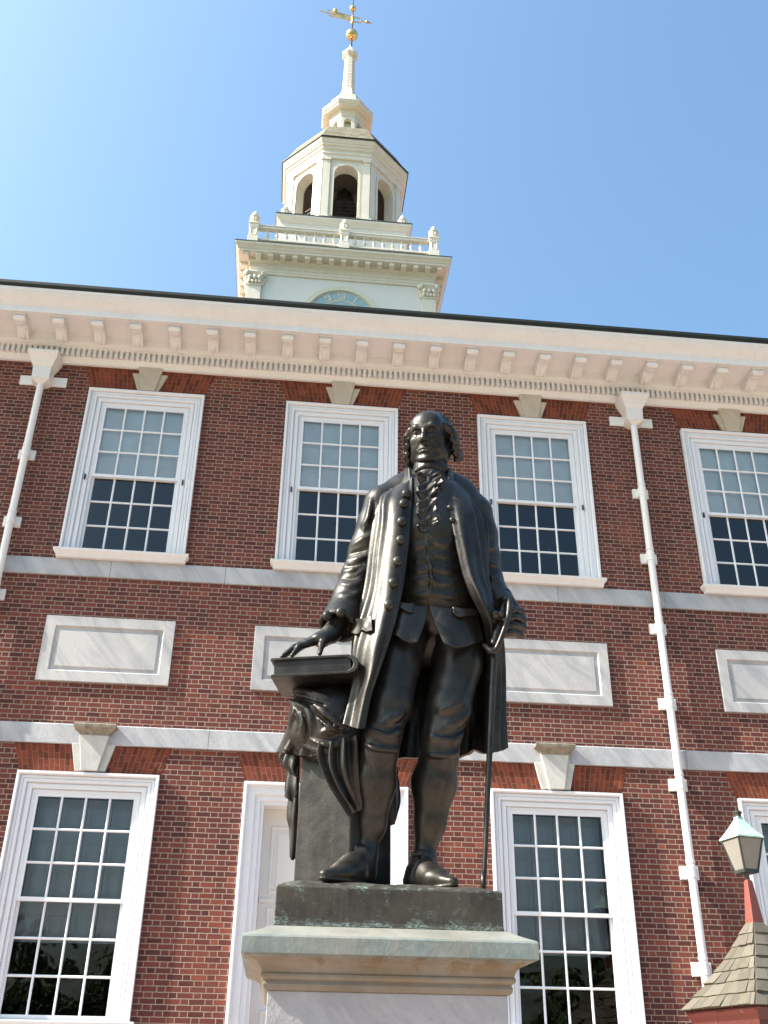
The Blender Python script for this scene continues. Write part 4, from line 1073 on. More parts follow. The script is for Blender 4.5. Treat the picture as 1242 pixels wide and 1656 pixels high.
# waistcoat pull folds and placket
for P in ([(655, 905), (675, 908), (690, 904)], [(654, 935), (675, 941), (694, 938), (715, 944), (744, 938)], [(700, 895), (720, 900), (742, 896)], [(655, 957), (680, 963), (700, 960), (730, 966), (755, 960)], [(658, 880), (672, 884), (688, 879)], [(700, 918), (722, 924), (744, 918)], [(702, 875), (718, 880), (736, 876)], [(660, 920), (676, 923), (692, 920)]):
    C.fold(P, .008, .018, back=.003)
C.fold([(691, 858), (692, 880), (694, 905), (697, 935), (694, 975)], .009, .006)
for v_ in (866, 883, 900, 917, 934): C.ell(C.hit(692 + (v_ - 860) * .06 + 3, v_), (.012, .010, .012), .003)
# right hand resting on the book
W = V3(536, 1024, -.07)
C.chain([V3(556, 990, -.03), W], [.062, .046], .02)
C.chain([W, V3(517, 1036, -.10)], [.046, .050], .03, flat=.62, fdir=(.3, 0, 1))
kn = [V3(497, 1041, -.135), V3(494, 1039, -.10), V3(495, 1039, -.06), V3(500, 1040, -.03)]
md_ = [V3(483, 1046, -.150), V3(476, 1047, -.115), V3(479, 1046, -.075), V3(487, 1046, -.045)]
tp = [V3(472, 1060.5, -.175), V3(456, 1061.5, -.160), V3(461, 1061, -.130), V3(474, 1059, -.10)]
for k_, m_, t_ in zip(kn, md_, tp):
    C.chain([V3(515, 1034, -.09) * .4 + k_ * .6, k_, m_, t_], [.024, .0185, .016, .0115], .010)
C.chain([V3(528, 1034, -.115), V3(520, 1043, -.155), V3(517, 1057, -.20)], [.022, .018, .013], .012)
# left hand closed on the hilt
C.chain([V3(812, 965, -.02), V3(824, 985, -.05), V3(834, 1002, -.065)], [.056, .046, .050], .03)
C.ell(V3(835, 1006, -.06), (.052, .050, .075), .03)
for i_, (u0, v0) in enumerate([(827, 985), (831, 998), (831, 1011), (826, 1023)]):
    C.chain([V3(u0 + 14, v0 + 4, -.05), V3(u0 + 15, v0 + 4, -.11), V3(u0 + 2, v0, -.150), V3(u0 - 12, v0 + 3, -.150), V3(u0 - 17, v0 + 6, -.120)], [.021, .020, .0185, .016, .013], .006)
C.chain([V3(826, 982, -.05), V3(816, 980, -.10), V3(808, 989, -.13)], [.024, .020, .014], .010)
# neck and cravat
C.chain([V3(698, 792, .0), V3(697, 760, -.01), V3(697, 735, -.01)], [.100, .078, .074], .04)

# ---- head, in its own frame (centimetres of a life-size head; X to the viewer's right, F forward, Z up)
HS = .0148
HC = npv(A(695.5, 713.5, -.03))
yaw_, pit_, rol_ = R(-23), R(12), R(0)
fw = npv((math.sin(yaw_) * math.cos(pit_), -math.cos(yaw_) * math.cos(pit_), -math.sin(pit_)))
rt = npv((math.cos(yaw_), math.sin(yaw_), 0)); uz_ = np.cross(rt, -fw) * -1
uz_ = np.cross(fw, rt) * -1
if uz_[2] < 0: uz_ = -uz_
HR = np.stack([rt, fw, uz_], 1)
def Hd(x, f, z): return HC + HS * (HR @ npv((x, f, z)))
Hc = Clay(HC - .30, HC + .30, .0042)
def hell(c, r_, k, cut=False): Hc.ell(Hd(*c), npv(r_) * HS, k * HS, cut, HR)
def hch(pts, rr, k, cut=False): Hc.chain([Hd(*p) for p in pts], [q * HS for q in rr], k * HS, cut)
hell((0, -1.0, 4.2), (7.5, 9.6, 8.2), 1)
hell((0, 2.6, -1.5), (6.5, 6.6, 8.2), 2)
hell((0, 5.6, 5.0), (5.6, 3.2, 4.0), 2.5)                      # forehead
for s_ in (-1, 1):
    hch([(s_ * 6.2, -.5, -4.5), (s_ * 5.3, 2.5, -7.4), (s_ * 2.4, 6.6, -9.6)], [1.6, 1.7, 1.6], 2)      # jaw line
    hell((s_ * 4.5, 5.9, -1.6), (2.0, 1.7, 1.6), 1.8)          # cheekbone
    hell((s_ * 4.2, 4.9, -5.2), (2.2, 2.2, 2.6), 2)            # cheek
    hch([(s_ * 1.0, 8.6, 2.5), (s_ * 3.2, 8.5, 3.0), (s_ * 5.3, 6.9, 2.2)], [.85, .85, .7], 1.2)        # brow
    hell((s_ * 3.2, 8.7, .8), (1.9, 1.25, 1.15), .9, True)     # socket
    hell((s_ * 1.35, 9.2, .6), (.7, 1.0, 1.0), .6, True)
    hell((s_ * 3.2, 6.85, .6), (1.42, 1.30, 1.30), .15)        # eyeball
    hch([(s_ * 1.75, 7.75, .45), (s_ * 2.4, 8.25, 1.25), (s_ * 3.3, 8.35, 1.45), (s_ * 4.2, 7.95, 1.15), (s_ * 4.9, 7.2, .5)], [.22, .30, .32, .30, .25], .25)  # upper lid
    hch([(s_ * 1.75, 7.75, .4), (s_ * 2.5, 8.15, -.25), (s_ * 3.3, 8.15, -.45), (s_ * 4.2, 7.75, -.2), (s_ * 4.9, 7.1, .35)], [.2, .24, .26, .24, .2], .3)      # lower lid
    hell((s_ * 3.25, 8.02, .5), (.45, .45, .45), .1, True)     # iris
    hell((s_ * 1.25, 9.6, -3.35), (.85, 1.05, .75), .5)        # nostril wing
    hell((s_ * .75, 10.3, -3.95), (.42, .6, .35), .2, True)
    hch([(s_ * 1.9, 8.9, -3.4), (s_ * 3.1, 7.7, -5.6), (s_ * 3.3, 7.1, -7.2)], [.16, .22, .12], .9, True)  # nasolabial fold
    hch([(s_ * 7.3, -.6, 1.4), (s_ * 7.9, -1.6, .2), (s_ * 7.5, -1.2, -1.8), (s_ * 7.0, -.4, -2.8)], [.7, .75, .6, .55], .5)                           # ear
hch([(0, 8.5, 2.2), (0, 9.35, .6), (0, 10.7, -1.6), (0, 11.1, -2.9)], [.75, .68, .85, 1.12], .9)     # nose
hell((0, 6.8, -6.4), (3.3, 1.9, 2.3), 1.5)                     # muzzle
hch([(-2.45, 7.55, -6.3), (-1.1, 8.6, -5.85), (0, 8.75, -6.0), (1.1, 8.6, -5.85), (2.45, 7.55, -6.3)], [.25, .48, .45, .48, .25], .45)
hch([(-2.2, 7.5, -6.85), (-.9, 8.45, -7.15), (.9, 8.45, -7.15), (2.2, 7.5, -6.85)], [.3, .56, .56, .3], .45)
hch([(-2.7, 7.7, -6.5), (-1.2, 9.0, -6.45), (0, 9.15, -6.5), (1.2, 9.0, -6.45), (2.7, 7.7, -6.5)], [.13, .16, .16, .16, .13], .25, True)
hch([(-1.5, 8.6, -8.1), (1.5, 8.6, -8.1)], [.35, .35], .8, True)
hell((0, 7.2, -9.9), (2.1, 1.9, 1.55), 1.4)                    # chin
hell((0, 2.4, -9.4), (3.4, 3.6, 1.3), 2)                       # under the jaw
hch([(0, -1.6, -5), (0, -2.6, -13), (0, -3.2, -19)], [5.3, 5.0, 5.2], 2.0)
# the head joins the body in one surface
sl_lo = np.round((Hc.lo - C.lo) / C.h).astype(int)
def fuse(dst, src, k):
    sl, P = dst.box(src.lo + 2 * src.h, src.lo + (src.n - 3) * src.h)
    q = (P - src.lo) / src.h; i = np.clip(np.floor(q).astype(int), 0, src.n - 2); f = (q - i).astype(np.float32); d = 0
    for a in (0, 1):
        for b in (0, 1):
            for c in (0, 1):
                d = d + src.d[i[..., 0] + a, i[..., 1] + b, i[..., 2] + c] * (f[..., 0] if a else 1 - f[..., 0]) * (f[..., 1] if b else 1 - f[..., 1]) * (f[..., 2] if c else 1 - f[..., 2])
    dst.mixin(sl, d, k, False)
HEADCUT = float(HC[2] - .27)
# upper body is resampled finer for the head: cut the head region out of the coarse clay and graft the fine one on
fuse(Hc, C, .012)
C.d[:, :, int((HEADCUT + .02 - C.lo[2]) / C.h):] = np.maximum(C.d[:, :, int((HEADCUT + .02 - C.lo[2]) / C.h):], .5)
body = C.mesh('figure', MBZ, statue)
kz = int((HEADCUT - Hc.lo[2]) / Hc.h) + 1
Hc.d[:, :, :max(kz, 0)] = np.maximum(Hc.d[:, :, :max(kz, 0)], .5)
head = Hc.mesh('head', MBZ, None)
# one mesh: join head geometry into the figure
bm = bmesh.new(); bm.from_mesh(body.data); bm.from_mesh(head.data); bm.to_mesh(body.data); bm.free()
body.data.polygons.foreach_set('use_smooth', [True] * len(body.data.polygons))
hm = head.data; bpy.data.objects.remove(head); bpy.data.meshes.remove(hm)

# ---- hair: swept back from a high forehead, rolled curls at the ears, queue behind
K = Clay(HC - .30, HC + .30, .0048)
def kell(c, r_, k, cut=False): K.ell(Hd(*c), npv(r_) * HS, k * HS, cut, HR)
def kch(pts, rr, k, cut=False): K.chain([Hd(*p) for p in pts], [q * HS for q in rr], k * HS, cut)
kell((0, -2.6, 4.5), (8.1, 8.8, 8.5), 1)
kell((0, -6.5, -1), (7.2, 5.0, 8), 2)
for s_ in (-1, 1):
    kch([(s_ * 6.9, 2.6, 4.6), (s_ * 8.0, .2, 3.2), (s_ * 8.5, -3.0, 2.2)], [1.3, 1.9, 2.3], 1.4)
    hr = random.Random(11 if s_ < 0 else 12)
    for row, (z_, f_) in enumerate([(1.9, 0), (-1.3, -.5), (-4.4, -1.3), (-6.8, -2.2)]):
        r0 = 1.65 - .12 * row; X_ = s_ * (8.5 + .5 * min(row, 2))
        kch([(X_ - s_ * .2, 1.4 + f_, z_ + .4), (X_ + s_ * .5, .2 + f_, z_ - .2), (X_ + s_ * .5, -2.6 + f_, z_), (s_ * 8.2, -5.2 + f_, z_ + .5)], [r0 * .75, r0, r0 * 1.1, r0], .45)
        for ring in range(4):                                  # ringlets: each a small rolled coil
            cy_, cz_ = 1.9 - 1.9 * ring + f_ + hr.uniform(-.4, .4), z_ + hr.uniform(-.7, .7); a0 = hr.uniform(0, 360); rr_ = hr.uniform(.95, 1.35)
            kch([(X_ + s_ * (1.25 + .35 * q / 7), cy_ + rr_ * (1 - .09 * q) * math.cos(R(a0 + 58 * q)), cz_ + rr_ * (1 - .09 * q) * math.sin(R(a0 + 58 * q))) for q in range(8)], [.30, .42, .46, .46, .44, .4, .36, .28], .16)
            kell((X_ + s_ * 1.9, cy_, cz_), (.55, .5, .5), .2, True)
        kell((X_, 2.7 + f_, z_ + .3), (.8, .8, .7), .3, True)
    for j in range(5):                                         # combed strands
        kch([(s_ * (1.0 + 1.25 * j), 2.6 - .55 * j, 12.0 - .6 * j), (s_ * (1.6 + 1.45 * j), -1.5, 12.2 - 1.0 * j), (s_ * (2 + 1.5 * j), -6, 10.6 - 1.0 * j)], [.25, .5, .45], .7)
kch([(0, -10.5, -2), (0, -10.5, -9), (0, -9.5, -15)], [2.2, 1.9, 1.3], .8)
K.slab(Hd(0, 4.3, 5), HR @ npv((0, .95, -.32)), HC - .3, HC + .3, True, .02)
hair = K.mesh('hair', MBZ, statue)
# ---- coat: sleeves and back modelled in clay, fronts, collar and tails as cloth
S_ = Clay(npv((-.62, -11.0, 3.50)), npv((.62, -10.36, 4.72)), .0075)
# shoulders and upper back
S_.chain([V3(622, 813, .03), V3(660, 800, .05), V3(697, 790, .07), V3(735, 804, .05), V3(764, 827, .03)], [.100, .115, .12, .115, .098], .07, flat=.85)
S_.chain([V3(697, 835, .06), V3(700, 900, .06), V3(702, 960, .06), V3(704, 1010, .08)], [.255, .25, .235, .25], .06, flat=.62)
# right sleeve
S_.chain([V3(619, 818, .02), V3(609, 850, .03), V3(596, 890, .045), V3(580, 935, .05)], [.100, .100, .098, .091], .05)
S_.chain([V3(580, 935, .05), V3(568, 965, .015), V3(556, 992, -.02)], [.094, .090, .086], .04)
S_.chain([V3(561, 982, -.005), V3(549, 1012, -.05)], [.094, .108], .008)                      # turned-back cuff
S_.chain([V3(546, 1018, -.058), V3(538, 1034, -.08)], [.088, .070], .0, True)
S_.slab(V3(547.5, 1016, -.052), np.array(V3(538, 1040, -.10)) - np.array(V3(556, 992, -.02)), V3(547, 1014, -.05) - .2, V3(547, 1014, -.05) + .16)
# left sleeve
S_.chain([V3(767, 832, .02), V3(774, 866, .04), V3(780, 905, .06), V3(786, 938, .05)], [.098, .097, .092, .086], .05)
S_.chain([V3(786, 938, .05), V3(797, 962, .02), V3(806, 978, -.01)], [.086, .078, .072], .04)
S_.chain([V3(799, 964, .015), V3(811, 984, -.03)], [.082, .088], .008)
S_.slab(V3(817, 985, -.035), np.array(V3(820, 994, -.06)) - np.array(V3(800, 962, .02)), V3(817, 985, -.03) - .14, V3(817, 985, -.03) + .2)
for P in ([(572, 882), (588, 872), (604, 866)], [(560, 908), (580, 905), (602, 895)], [(556, 925), (572, 922), (590, 910)], [(586, 850), (596, 842), (604, 828)], [(553, 945), (570, 948), (585, 940)], [(600, 806), (597, 830), (588, 860)], [(551, 962), (566, 966), (580, 958)], [(575, 935), (586, 925), (597, 912)]):
    S_.fold(P, .011, .018, back=.004)
for P in ([(566, 896), (584, 890), (603, 882)], [(557, 916), (574, 914), (594, 904)], [(554, 935), (570, 935), (586, 926)], [(606, 812), (602, 840), (598, 858)]):
    S_.fold(P, .009, .012, cut=True)
for P in ([(786, 880), (793, 886), (800, 880)], [(788, 905), (797, 914), (805, 911)], [(789, 928), (800, 938), (808, 932)]):
    S_.fold(P, .011, .018, back=.004)
S_.fold([(536, 1000), (552, 1003), (566, 1004), (574, 1000)], .006, .004)
# open the front so that the waistcoat shows
S_.slab(V3(690, 860, -.075), (0, -1, 0), V3(690, 860, 0) + npv((-.30, -.4, -.9)), V3(690, 860, 0) + npv((.30, .1, .42)), True, .01)
coat = S_.mesh('coat', MBZ, statue, 2)

rowsR = [
    [(667, 772, -.11), (652, 783, -.135), (634, 792, -.10), (616, 797, -.03), (602, 800, .05)],
    [(666, 800, -.175), (650, 806, -.215), (630, 809, -.190), (612, 810, -.09), (603, 809, .03)],
    [(662, 850, -.215), (648, 853, -.255), (628, 854, -.225), (611, 853, -.12), (604, 852, .0)],
    [(657, 900, -.225), (642, 903, -.265), (622, 903, -.230), (605, 905, -.13), (598, 905, .0)],
    [(650, 950, -.230), (634, 954, -.275), (614, 956, -.240), (598, 957, -.14), (591, 957, .0)],
    [(639, 1000, -.24), (622, 1004, -.290), (604, 1006, -.250), (588, 1009, -.15), (580, 1010, .0)],
    [(627, 1040, -.25), (612, 1044, -.305), (595, 1046, -.265), (579, 1049, -.17), (572, 1050, .0)],
    [(609, 1090, -.26), (600, 1094, -.305), (588, 1097, -.265), (575, 1098, -.18), (572, 1098, -.02)],
    [(597, 1128, -.265), (590, 1131, -.295), (580, 1133, -.265), (570, 1133, -.19), (566, 1132, -.05)],
    [(588, 1178, -.27), (580, 1178, -.290), (572, 1176, -.265), (563, 1173, -.205), (560, 1170, -.08)]]
def foldR(s, t):
    e = 1.35 * np.clip(t * 8, .25, 1)
    return e * (.020 * gs(s, .46, .055) + .016 * gs(s, .62, .05) + .018 * gs(s, .80, .06) - .010 * gs(s, .54, .04) - .012 * gs(s, .71, .04)) * (.6 + .5 * np.sin(3.1 * t + 4 * s) ** 2) + .012 * gs(s, .02, .04) + .006 * np.sin(17 * t + 5 * s) * gs(s, .6, .3)
oR, GR = sheet('coat_front', rowsR, 64, 110, .020, foldR, None, None); under(oR, coat)
rowsL = [
    [(722, 777, -.11), (738, 787, -.135), (756, 799, -.10), (771, 808, -.01), (780, 815, .04)],
    [(726, 818, -.185), (742, 824, -.225), (760, 828, -.200), (777, 832, -.09), (786, 835, .02)],
    [(735, 862, -.215), (750, 866, -.250), (767, 868, -.210), (783, 870, -.09), (788, 872, .0)],
    [(748, 921, -.220), (762, 925, -.255), (775, 928, -.205), (785, 930, -.1), (788, 930, .0)],
    [(761, 957, -.215), (775, 961, -.265), (786, 963, -.225), (793, 965, -.12), (796, 966, .0)],
    [(779, 992, -.18), (789, 996, -.235), (796, 1000, -.205), (802, 1002, -.1), (806, 1003, .0)],
    [(788, 1030, -.11), (796, 1034, -.155), (803, 1037, -.105), (808, 1040, .0), (811, 1040, .08)],
    [(789, 1095, .0), (797, 1097, -.06), (805, 1099, -.03), (812, 1100, .04), (815, 1100, .12)],
    [(787, 1158, .02), (796, 1160, -.045), (805, 1161, -.02), (813, 1162, .05), (816, 1162, .12)],
    [(787, 1214, .02), (796, 1216, -.035), (806, 1215, -.01), (814, 1211, .05), (816, 1208, .12)]]
def foldL(s, t):
    e = 1.3 * np.clip(t * 8, .25, 1)
    return e * (.014 * gs(s, .40, .06) + .016 * gs(s, .62, .05) + .014 * gs(s, .82, .06) - .012 * gs(s, .52, .04) - .010 * gs(s, .72, .04)) + .012 * gs(s, .02, .05) + .006 * np.sin(15 * t + 6 * s) * gs(s, .6, .3)
oL, GL = sheet('coat_front', rowsL, 56, 110, .020, foldL, None, None); under(oL, coat)
# back and tails behind the legs
rowsB = [[(590, 1000, .10), (640, 1000, .20), (700, 1000, .25), (760, 1000, .21), (808, 1000, .08)],
         [(586, 1080, .10), (640, 1085, .20), (700, 1085, .24), (765, 1085, .21), (813, 1080, .10)],
         [(580, 1150, .06), (632, 1158, .18), (695, 1160, .22), (765, 1158, .20), (815, 1150, .12)],
         [(575, 1190, .02), (640, 1220, .16), (690, 1229, .21), (750, 1220, .19), (816, 1208, .12)]]
oB, _ = sheet('coat_tail', rowsB, 70, 50, .018, lambda s, t: (.03 * np.sin(34 * s + .6 * np.sin(5 * t)) + .012 * np.sin(71 * s)) * (.3 + .7 * t), None, None); under(oB, coat)
# standing collar
rowsC = [[(665, 757, -.085), (656, 762, .03), (672, 758, .13), (694, 755, .16), (716, 760, .13), (731, 766, .03), (724, 757, -.075)],
         [(666, 768, -.105), (652, 776, .02), (668, 770, .15), (694, 768, .18), (722, 772, .15), (737, 780, .02), (723, 770, -.095)],
         [(668, 788, -.135), (643, 792, -.01), (660, 790, .17), (696, 788, .20), (730, 792, .17), (748, 797, -.01), (724, 790, -.125)]]
oC, _ = sheet('collar', rowsC, 90, 16, .016, None, None, None); under(oC, coat)
# pocket flap and side pleats of the right skirt
oP, _ = sheet('pocket_flap', [[(600, 996, -.26), (586, 1000, -.21), (572, 1000, -.10)], [(601, 1008, -.275), (586, 1013, -.235), (571, 1012, -.12)], [(602, 1019, -.285), (592, 1022, -.255), (584, 1018, -.245), (576, 1024, -.20), (569, 1024, -.13)]], 30, 14, .014, lambda s, t: .008 * np.sin(9 * s) * t, None, None); under(oP, coat)
# cuff of the right sleeve seen as a raised edge with its two buttons
def button(parent, u, v, d, r_, up=0.0):
    p = npv(A(u, v, d)); nrm = npv((CAM.x - p[0], CAM.y - p[1], (CAM.z - p[2]) * up)); nrm /= np.linalg.norm(nrm)
    a = np.cross(nrm, (0, 0, 1)); a /= np.linalg.norm(a); b = np.cross(nrm, a)
    mb = MB(); mb.rings([[tuple(p + nrm * h + (a * math.cos(t) + b * math.sin(t)) * r_ * q) for t in [2 * math.pi * k / 18 for k in range(18)]] for q, h in [(.9, -.012), (1, .002), (1, .008), (.93, .013), (.75, .018), (.45, .021), (.02, .022)]])
    o = mb.build('button', MBZ, None, auto=50); under(o, parent); return o
def on_sheet(G, u, v):
    """depth of the cloth where a photograph pixel meets it (nearest grid point)"""
    d = (CF + CR * ((u - 621) / FPX) - CU * ((v - 828) / FPX)).normalized(); d = npv(d); q = G.reshape(-1, 3) - npv(CAM)
    t = q @ d; e = np.linalg.norm(q - t[:, None] * d, axis=1); return q[np.argmin(e)][1] + CAM.y - Y0
for u, v in [(657.5, 799), (653.5, 815), (650.5, 844), (648.5, 874), (643.5, 908), (636.5, 943), (629.5, 979), (617, 1018)]:
    button(coat, u, v, on_sheet(GR, u, v) - .010, .026 if v < 1000 else .0)if v < 1000 else None
for u, v in [(727.5, 822), (731.5, 842)]: button(coat, u, v, on_sheet(GL, u, v) + .004, .016)
for u, v in [(551.5, 991), (530, 996)]:
    h = S_.hit(u, v); button(coat, u, v, h[1] - Y0 - .004, .026)
h = on_sheet(GR, 583, 1030); button(coat, 583, 1030, h - .012, .026)

# ---- waistcoat skirts
wc, _ = sheet('waistcoat_flap', [[(692, 978, -.215), (672, 980, -.225), (652, 978, -.21), (636, 975, -.17)], [(688, 1005, -.235), (668, 1006, -.245), (648, 1003, -.235), (632, 998, -.19)], [(675, 1039, -.262), (662, 1037, -.268), (645, 1030, -.26), (628, 1020, -.21)]], 40, 30, .016, lambda s, t: .006 * np.sin(10 * s + 2) * t, None, statue)
wl, _ = sheet('waistcoat_flap', [[(694, 978, -.215), (718, 982, -.228), (745, 984, -.205), (772, 982, -.12)], [(703, 1008, -.235), (724, 1012, -.248), (750, 1012, -.22), (777, 1008, -.13)], [(717, 1040, -.255), (734, 1046, -.262), (758, 1043, -.232), (784, 1036, -.14)]], 44, 30, .016, lambda s, t: .007 * np.sin(11 * s + 1) * t, None, statue)
for P, pa in (([[(646, 972, -.225), (658, 975, -.235), (669, 974, -.236)], [(647, 982, -.235), (658, 988, -.247), (668, 990, -.249)]], wc), ([[(732, 980, -.236), (752, 984, -.22), (772, 984, -.145)], [(734, 990, -.250), (742, 996, -.246), (755, 995, -.236), (775, 995, -.155)]], wl)):
    o, _ = sheet('pocket_flap', P, 20, 8, .012, None, None, None); under(o, pa)

# ---- neckcloth and shirt ruffle
J = Clay(npv(A(690, 800, -.12)) + npv((-.22, -.16, -.36)), npv(A(690, 800, -.12)) + npv((.22, .22, .34)), .0045)
for v, r_, d in ((754, .078, -.010), (761, .082, -.010), (769, .088, -.008)):
    c = V3(697, v, d); J.chain([c + npv((r_ * math.sin(t), -r_ * .92 * math.cos(t), .010 * math.cos(t) + .004 * math.sin(3 * t + v))) for t in np.linspace(-2.4, 2.4, 16)], .016, .018)
J.chain([V3(690, 776, -.105), V3(690, 800, -.16), V3(690, 830, -.190), V3(691, 858, -.20)], [.042, .034, .028, .014], .02)
J.chain([V3(686, 766, -.15), V3(694, 777, -.17), V3(689, 787, -.175)], [.012, .017, .01], .006); J.chain([V3(700, 763, -.145), V3(690, 775, -.165)], [.014, .010], .006)
neck = J.mesh('neckcloth', MBZ, statue)
def frill(pts, w0, w1, f, ph, am):
    """a gathered strip: flat along its stitched middle, its two edges thrown into loops"""
    rows = [[(u - (w0 + (w1 - w0) * i / (len(pts) - 1)), v + 1.5, d + .012), (u, v, d), (u + (w0 + (w1 - w0) * i / (len(pts) - 1)), v + 1.5, d + .012)] for i, (u, v, d) in enumerate(pts)]
    def fold(s, t):
        e = np.abs(s - .5) * 2; return am * e ** 1.1 * (.5 + .5 * np.sin(f * t + ph + 1.9 * (s > .5) + 1.2 * np.sin(.7 * f * t))) + .006 * np.sin(1.7 * f * t + 9 * s) + .008
    o, _ = sheet('shirt_frill', rows, 30, 170, .011, fold, None, None); under(o, neck)
frill([(692, 771, -.150), (690, 787, -.175), (689, 803, -.195), (690, 830, -.212), (691, 862, -.215)], 15, 7, 21, 0, .040)
frill([(689, 776, -.175), (688, 792, -.195), (690, 815, -.216), (691, 850, -.226)], 10, 6, 19, 2.0, .036)
frill([(694, 770, -.160), (697, 780, -.175), (700, 792, -.170)], 14, 10, 10, 1.0, .036)

# ---- sword: hilt in the left hand, scabbard tip on the ground
mb = MB()
tip = V3(782, 1436, -.20); top = V3(800, 1030, -.16)
P, rr = spline([top, top * .66 + tip * .34, top * .33 + tip * .67, tip], [.020, .0165, .0125, .0105], 6); mb.tube([tuple(p) for p in P], rr, 12)
mb.tube([tuple(tip + npv((0, 0, .07))), tuple(tip + npv((0, 0, -.03)))], [.0135, .012], 10)
sword = mb.build('sword', MBZ, statue, smooth=True)
def tubeo(name, pts, rad, parent, n=10):
    P, rr = spline([V3(*p) for p in pts], rad, 5); mb = MB(); mb.tube([tuple(p) for p in P], rr, n); o = mb.build(name, MBZ, None, smooth=True); under(o, parent); return o
tubeo('knuckle_bow', [(815, 976, -.17), (823, 970, -.20), (823, 990, -.225), (817, 1014, -.225), (809, 1036, -.215), (802, 1050, -.205), (794, 1053, -.20), (782, 1043, -.17)], [.014, .017, .016, .015, .015, .016, .017, .012], sword)
tubeo('grip', [(818, 976, -.13), (813, 995, -.15), (806, 1020, -.17), (799, 1045, -.175)], [.026, .030, .028, .024], sword, 12)
tubeo('crossguard', [(801, 995, -.20), (810, 1000, -.19), (818, 1003, -.17)], [.018, .014, .012], sword)
mb = MB()
for u, v, d, r_ in ((801, 995, -.205, .026), (811, 994, -.215, .020), (829, 988, -.205, .014), (816, 1003, -.225, .012), (819, 972, -.14, .030)):
    p = V3(u, v, d); mb.lathe(p[0], p[1], [(r_ * math.sin(R(a)) + .0005, p[2] - r_ * math.cos(R(a))) for a in range(0, 181, 18)], 12)
under(mb.build('hilt_knobs', MBZ, None, smooth=True), sword)

# ---- pillar, book and the cloak thrown over it
mb = MB()
def plan(f, z):
    c = npv((-.335, -10.62)); return [tuple(c + (npv(q) - c) * f) + (z,) for q in [(-.567, -10.72), (-.320, -10.835), (-.115, -10.66), (-.30, -10.42), (-.50, -10.46)]]
mb.rings([plan(1.0, 2.36), plan(1.0, 2.42), plan(.985, 2.9), plan(.975, 3.20), plan(.9, 3.21)])
mb.build('pillar', MBZ, statue, bevel=.008)
# book
bl, br_, tl, tr = V3(437, 1095, -.20), V3(566, 1088.5, -.275), V3(437, 1064, -.20), V3(566, 1059.5, -.275)
ux_ = br_ - bl; ux_ /= np.linalg.norm(ux_); upv = tl - bl; H_ = float(np.linalg.norm(upv)); upv /= H_; W_ = float(np.linalg.norm(br_ - bl)); dp = np.cross(upv, ux_); dp /= np.linalg.norm(dp)
if dp[1] < 0: dp = -dp
def bk(x, y, z): return tuple(bl + ux_ * x + dp * y + upv * z)
DEP = .30
def bslab(mb, x0, x1, y0, y1, z0, z1): mb.add([bk(x, y, z) for x in (x0, x1) for y in (y0, y1) for z in (z0, z1)], [(0, 1, 3, 2), (4, 6, 7, 5), (0, 4, 5, 1), (2, 3, 7, 6), (0, 2, 6, 4), (1, 5, 7, 3)])
mb = MB(); bslab(mb, 0, W_, 0, DEP, 0, .014); bslab(mb, 0, W_, 0, DEP, H_ - .014, H_)
prof = [(W_ - .01, 0.0), (W_ + .018, .006), (W_ + .038, H_ * .25), (W_ + .044, H_ * .5), (W_ + .038, H_ * .75), (W_ + .018, H_ - .006), (W_ - .01, H_), (W_ - .012, H_ - .014), (W_ + .012, H_ * .7), (W_ + .018, H_ * .5), (W_ + .012, H_ * .3), (W_ - .012, .014)]
mb.rings([[bk(x, 0, z) for x, z in prof], [bk(x, DEP, z) for x, z in prof]])
book = mb.build('book', MBZ, statue, bevel=.004)
mb = MB(); n = 1
for i in range(n):
    z0 = .013 + (H_ - .026) * i / n; z1 = .013 + (H_ - .026) * (i + 1) / n; j = .004 * math.sin(i * 7.3)
    bslab(mb, .016 + j * .5, W_ + .004, .012 + j, DEP - .012, z0, z1 - .0006)
under(mb.build('pages', MBZ, None), book)
# cloak: bundle under the book in clay
D_ = Clay(npv((-.80, -11.0, 2.95)), npv((-.10, -10.38, 3.46)), .006)
D_.chain([V3(499, 1152, -.05), V3(530, 1156, -.07), V3(566, 1152, -.04)], [.095, .125, .13], .05)
D_.chain([V3(506, 1185, -.04), V3(540, 1195, -.06), V3(575, 1195, -.02)], [.12, .13, .12], .05)
D_.chain([V3(506, 1130, .03), V3(545, 1122, .02)], [.10, .13], .05)
for P, r_ in (([(470, 1114), (488, 1117), (508, 1122), (531, 1128)], .022), ([(467, 1131), (481, 1139), (497, 1149), (503, 1165), (502, 1186)], .020), ([(469, 1132), (479, 1149), (487, 1168), (489, 1197)], .020), ([(505, 1135), (522, 1152), (540, 1166), (556, 1170)], .024),
              ([(520, 1185), (540, 1175), (562, 1152)], .022), ([(475, 1150), (470, 1172), (474, 1195)], .018), ([(512, 1200), (538, 1205), (566, 1196)], .022), ([(490, 1205), (515, 1215), (535, 1218)], .018)):
    D_.fold(P, r_ * .72, .010)
for P, r_ in (([(480, 1124), (500, 1132), (525, 1140)], .018), ([(492, 1160), (496, 1180), (494, 1200)], .016), ([(510, 1150), (528, 1168), (550, 1182)], .022), ([(476, 1142), (483, 1160), (481, 1185)], .014), ([(525, 1195), (545, 1190), (566, 1178)], .018)):
    D_.fold(P, r_ * .75, .008, cut=True)
for P in ([(473, 1121), (492, 1126), (514, 1133), (538, 1140)], [(486, 1152), (492, 1170), (493, 1190)], [(513, 1160), (532, 1176), (556, 1186)], [(518, 1143), (538, 1155), (560, 1160)], [(500, 1195), (524, 1204), (552, 1206)]):
    D_.fold(P, .009, .006)
cloak = D_.mesh('cloak', MBZ, statue, 2)
def wave(a, f, p=0): return lambda s, t: a * np.sin(f * s + p + 1.2 * t) * (.35 + .65 * t)
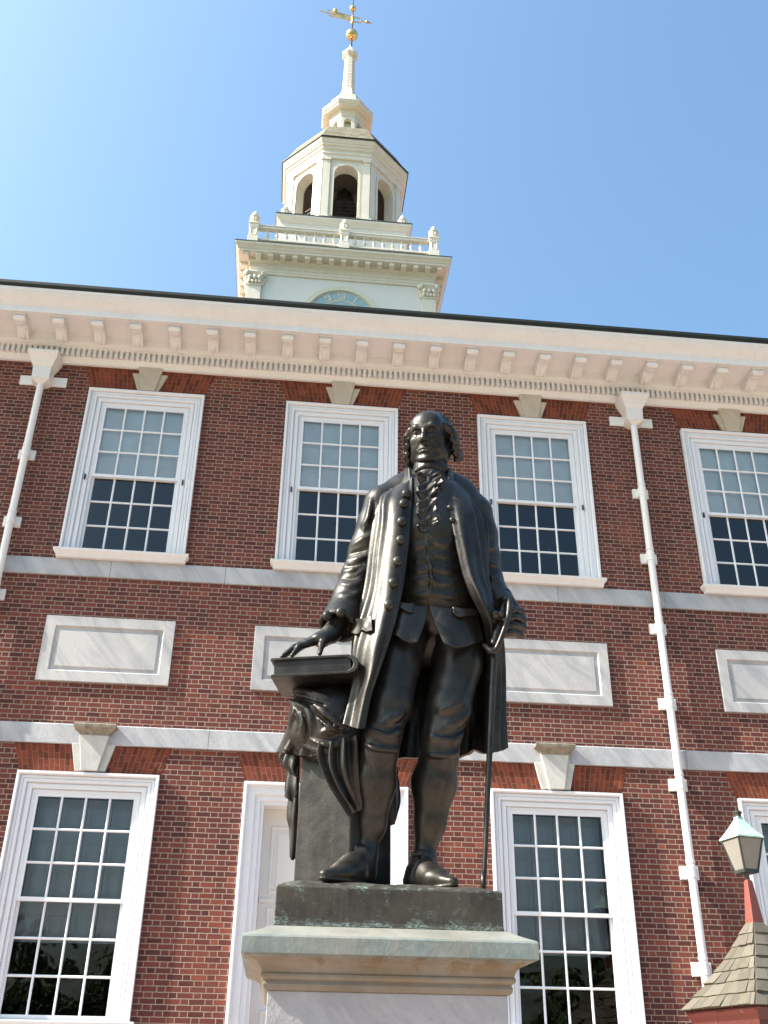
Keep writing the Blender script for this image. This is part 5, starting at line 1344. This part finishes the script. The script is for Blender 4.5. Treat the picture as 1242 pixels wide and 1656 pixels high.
def cl(rows, nu, nv, fold, th=.016):
    o, _ = sheet('cloak_fall', rows, nu, nv, th, fold, None, None); under(o, cloak)
cl([[(474, 1140, -.04), (486, 1146, -.10), (500, 1155, -.13), (516, 1165, -.14)], [(463, 1185, .02), (478, 1190, -.08), (494, 1192, -.10), (516, 1196, -.14)], [(450, 1219, .06), (463, 1213, -.04), (478, 1222, -.04), (494, 1222, -.10), (514, 1222, -.13)]], 50, 36, wave(.014, 19))
cl([[(458, 1205, .06), (474, 1205, .0), (488, 1205, -.01)], [(453, 1226, .07), (466, 1236, .0), (482, 1244, .01)], [(455, 1233, .07), (468, 1246, .01), (485, 1255, .01)]], 36, 24, wave(.012, 15, 1))
cl([[(468, 1215, .08), (476, 1218, .03), (485, 1222, .02)], [(462, 1262, .08), (470, 1268, .02), (484, 1266, .02)], [(460, 1280, .09), (466, 1292, .03), (474, 1292, .02), (484, 1274, .02)]], 36, 28, wave(.012, 13, 2))
cl([[(472, 1255, .08), (479, 1258, .03), (484, 1260, .02)], [(465, 1315, .08), (474, 1320, .025), (482, 1322, .02)], [(469, 1340, .08), (474, 1345, .03), (480, 1345, .02)], [(470.5, 1386, .06), (472.5, 1391, .04), (475, 1386, .03)]], 24, 50, wave(.008, 9, 1))
cl([[(514, 1200, -.165), (536, 1200, -.19), (556, 1195, -.20), (576, 1190, -.19)], [(515, 1226, -.155), (538, 1236, -.19), (558, 1240, -.20), (580, 1235, -.17)], [(535, 1270, -.15), (552, 1274, -.185), (566, 1278, -.185), (582, 1275, -.13)], [(566, 1318, -.145), (572, 1315, -.165), (578, 1312, -.15), (586, 1308, -.10)]], 60, 60, lambda s, t: .020 * np.sin(21 * s + 2.2 * t) * (1 - .4 * t))
cl([[(600, 1215, .05), (622, 1222, .08), (640, 1220, .12)], [(605, 1270, .02), (630, 1275, .05), (649, 1280, .10)], [(610, 1310, .02), (632, 1312, .05), (648, 1305, .10)], [(628, 1334, .04), (634, 1335, .06), (640, 1326, .08)]], 30, 40, wave(.012, 11))
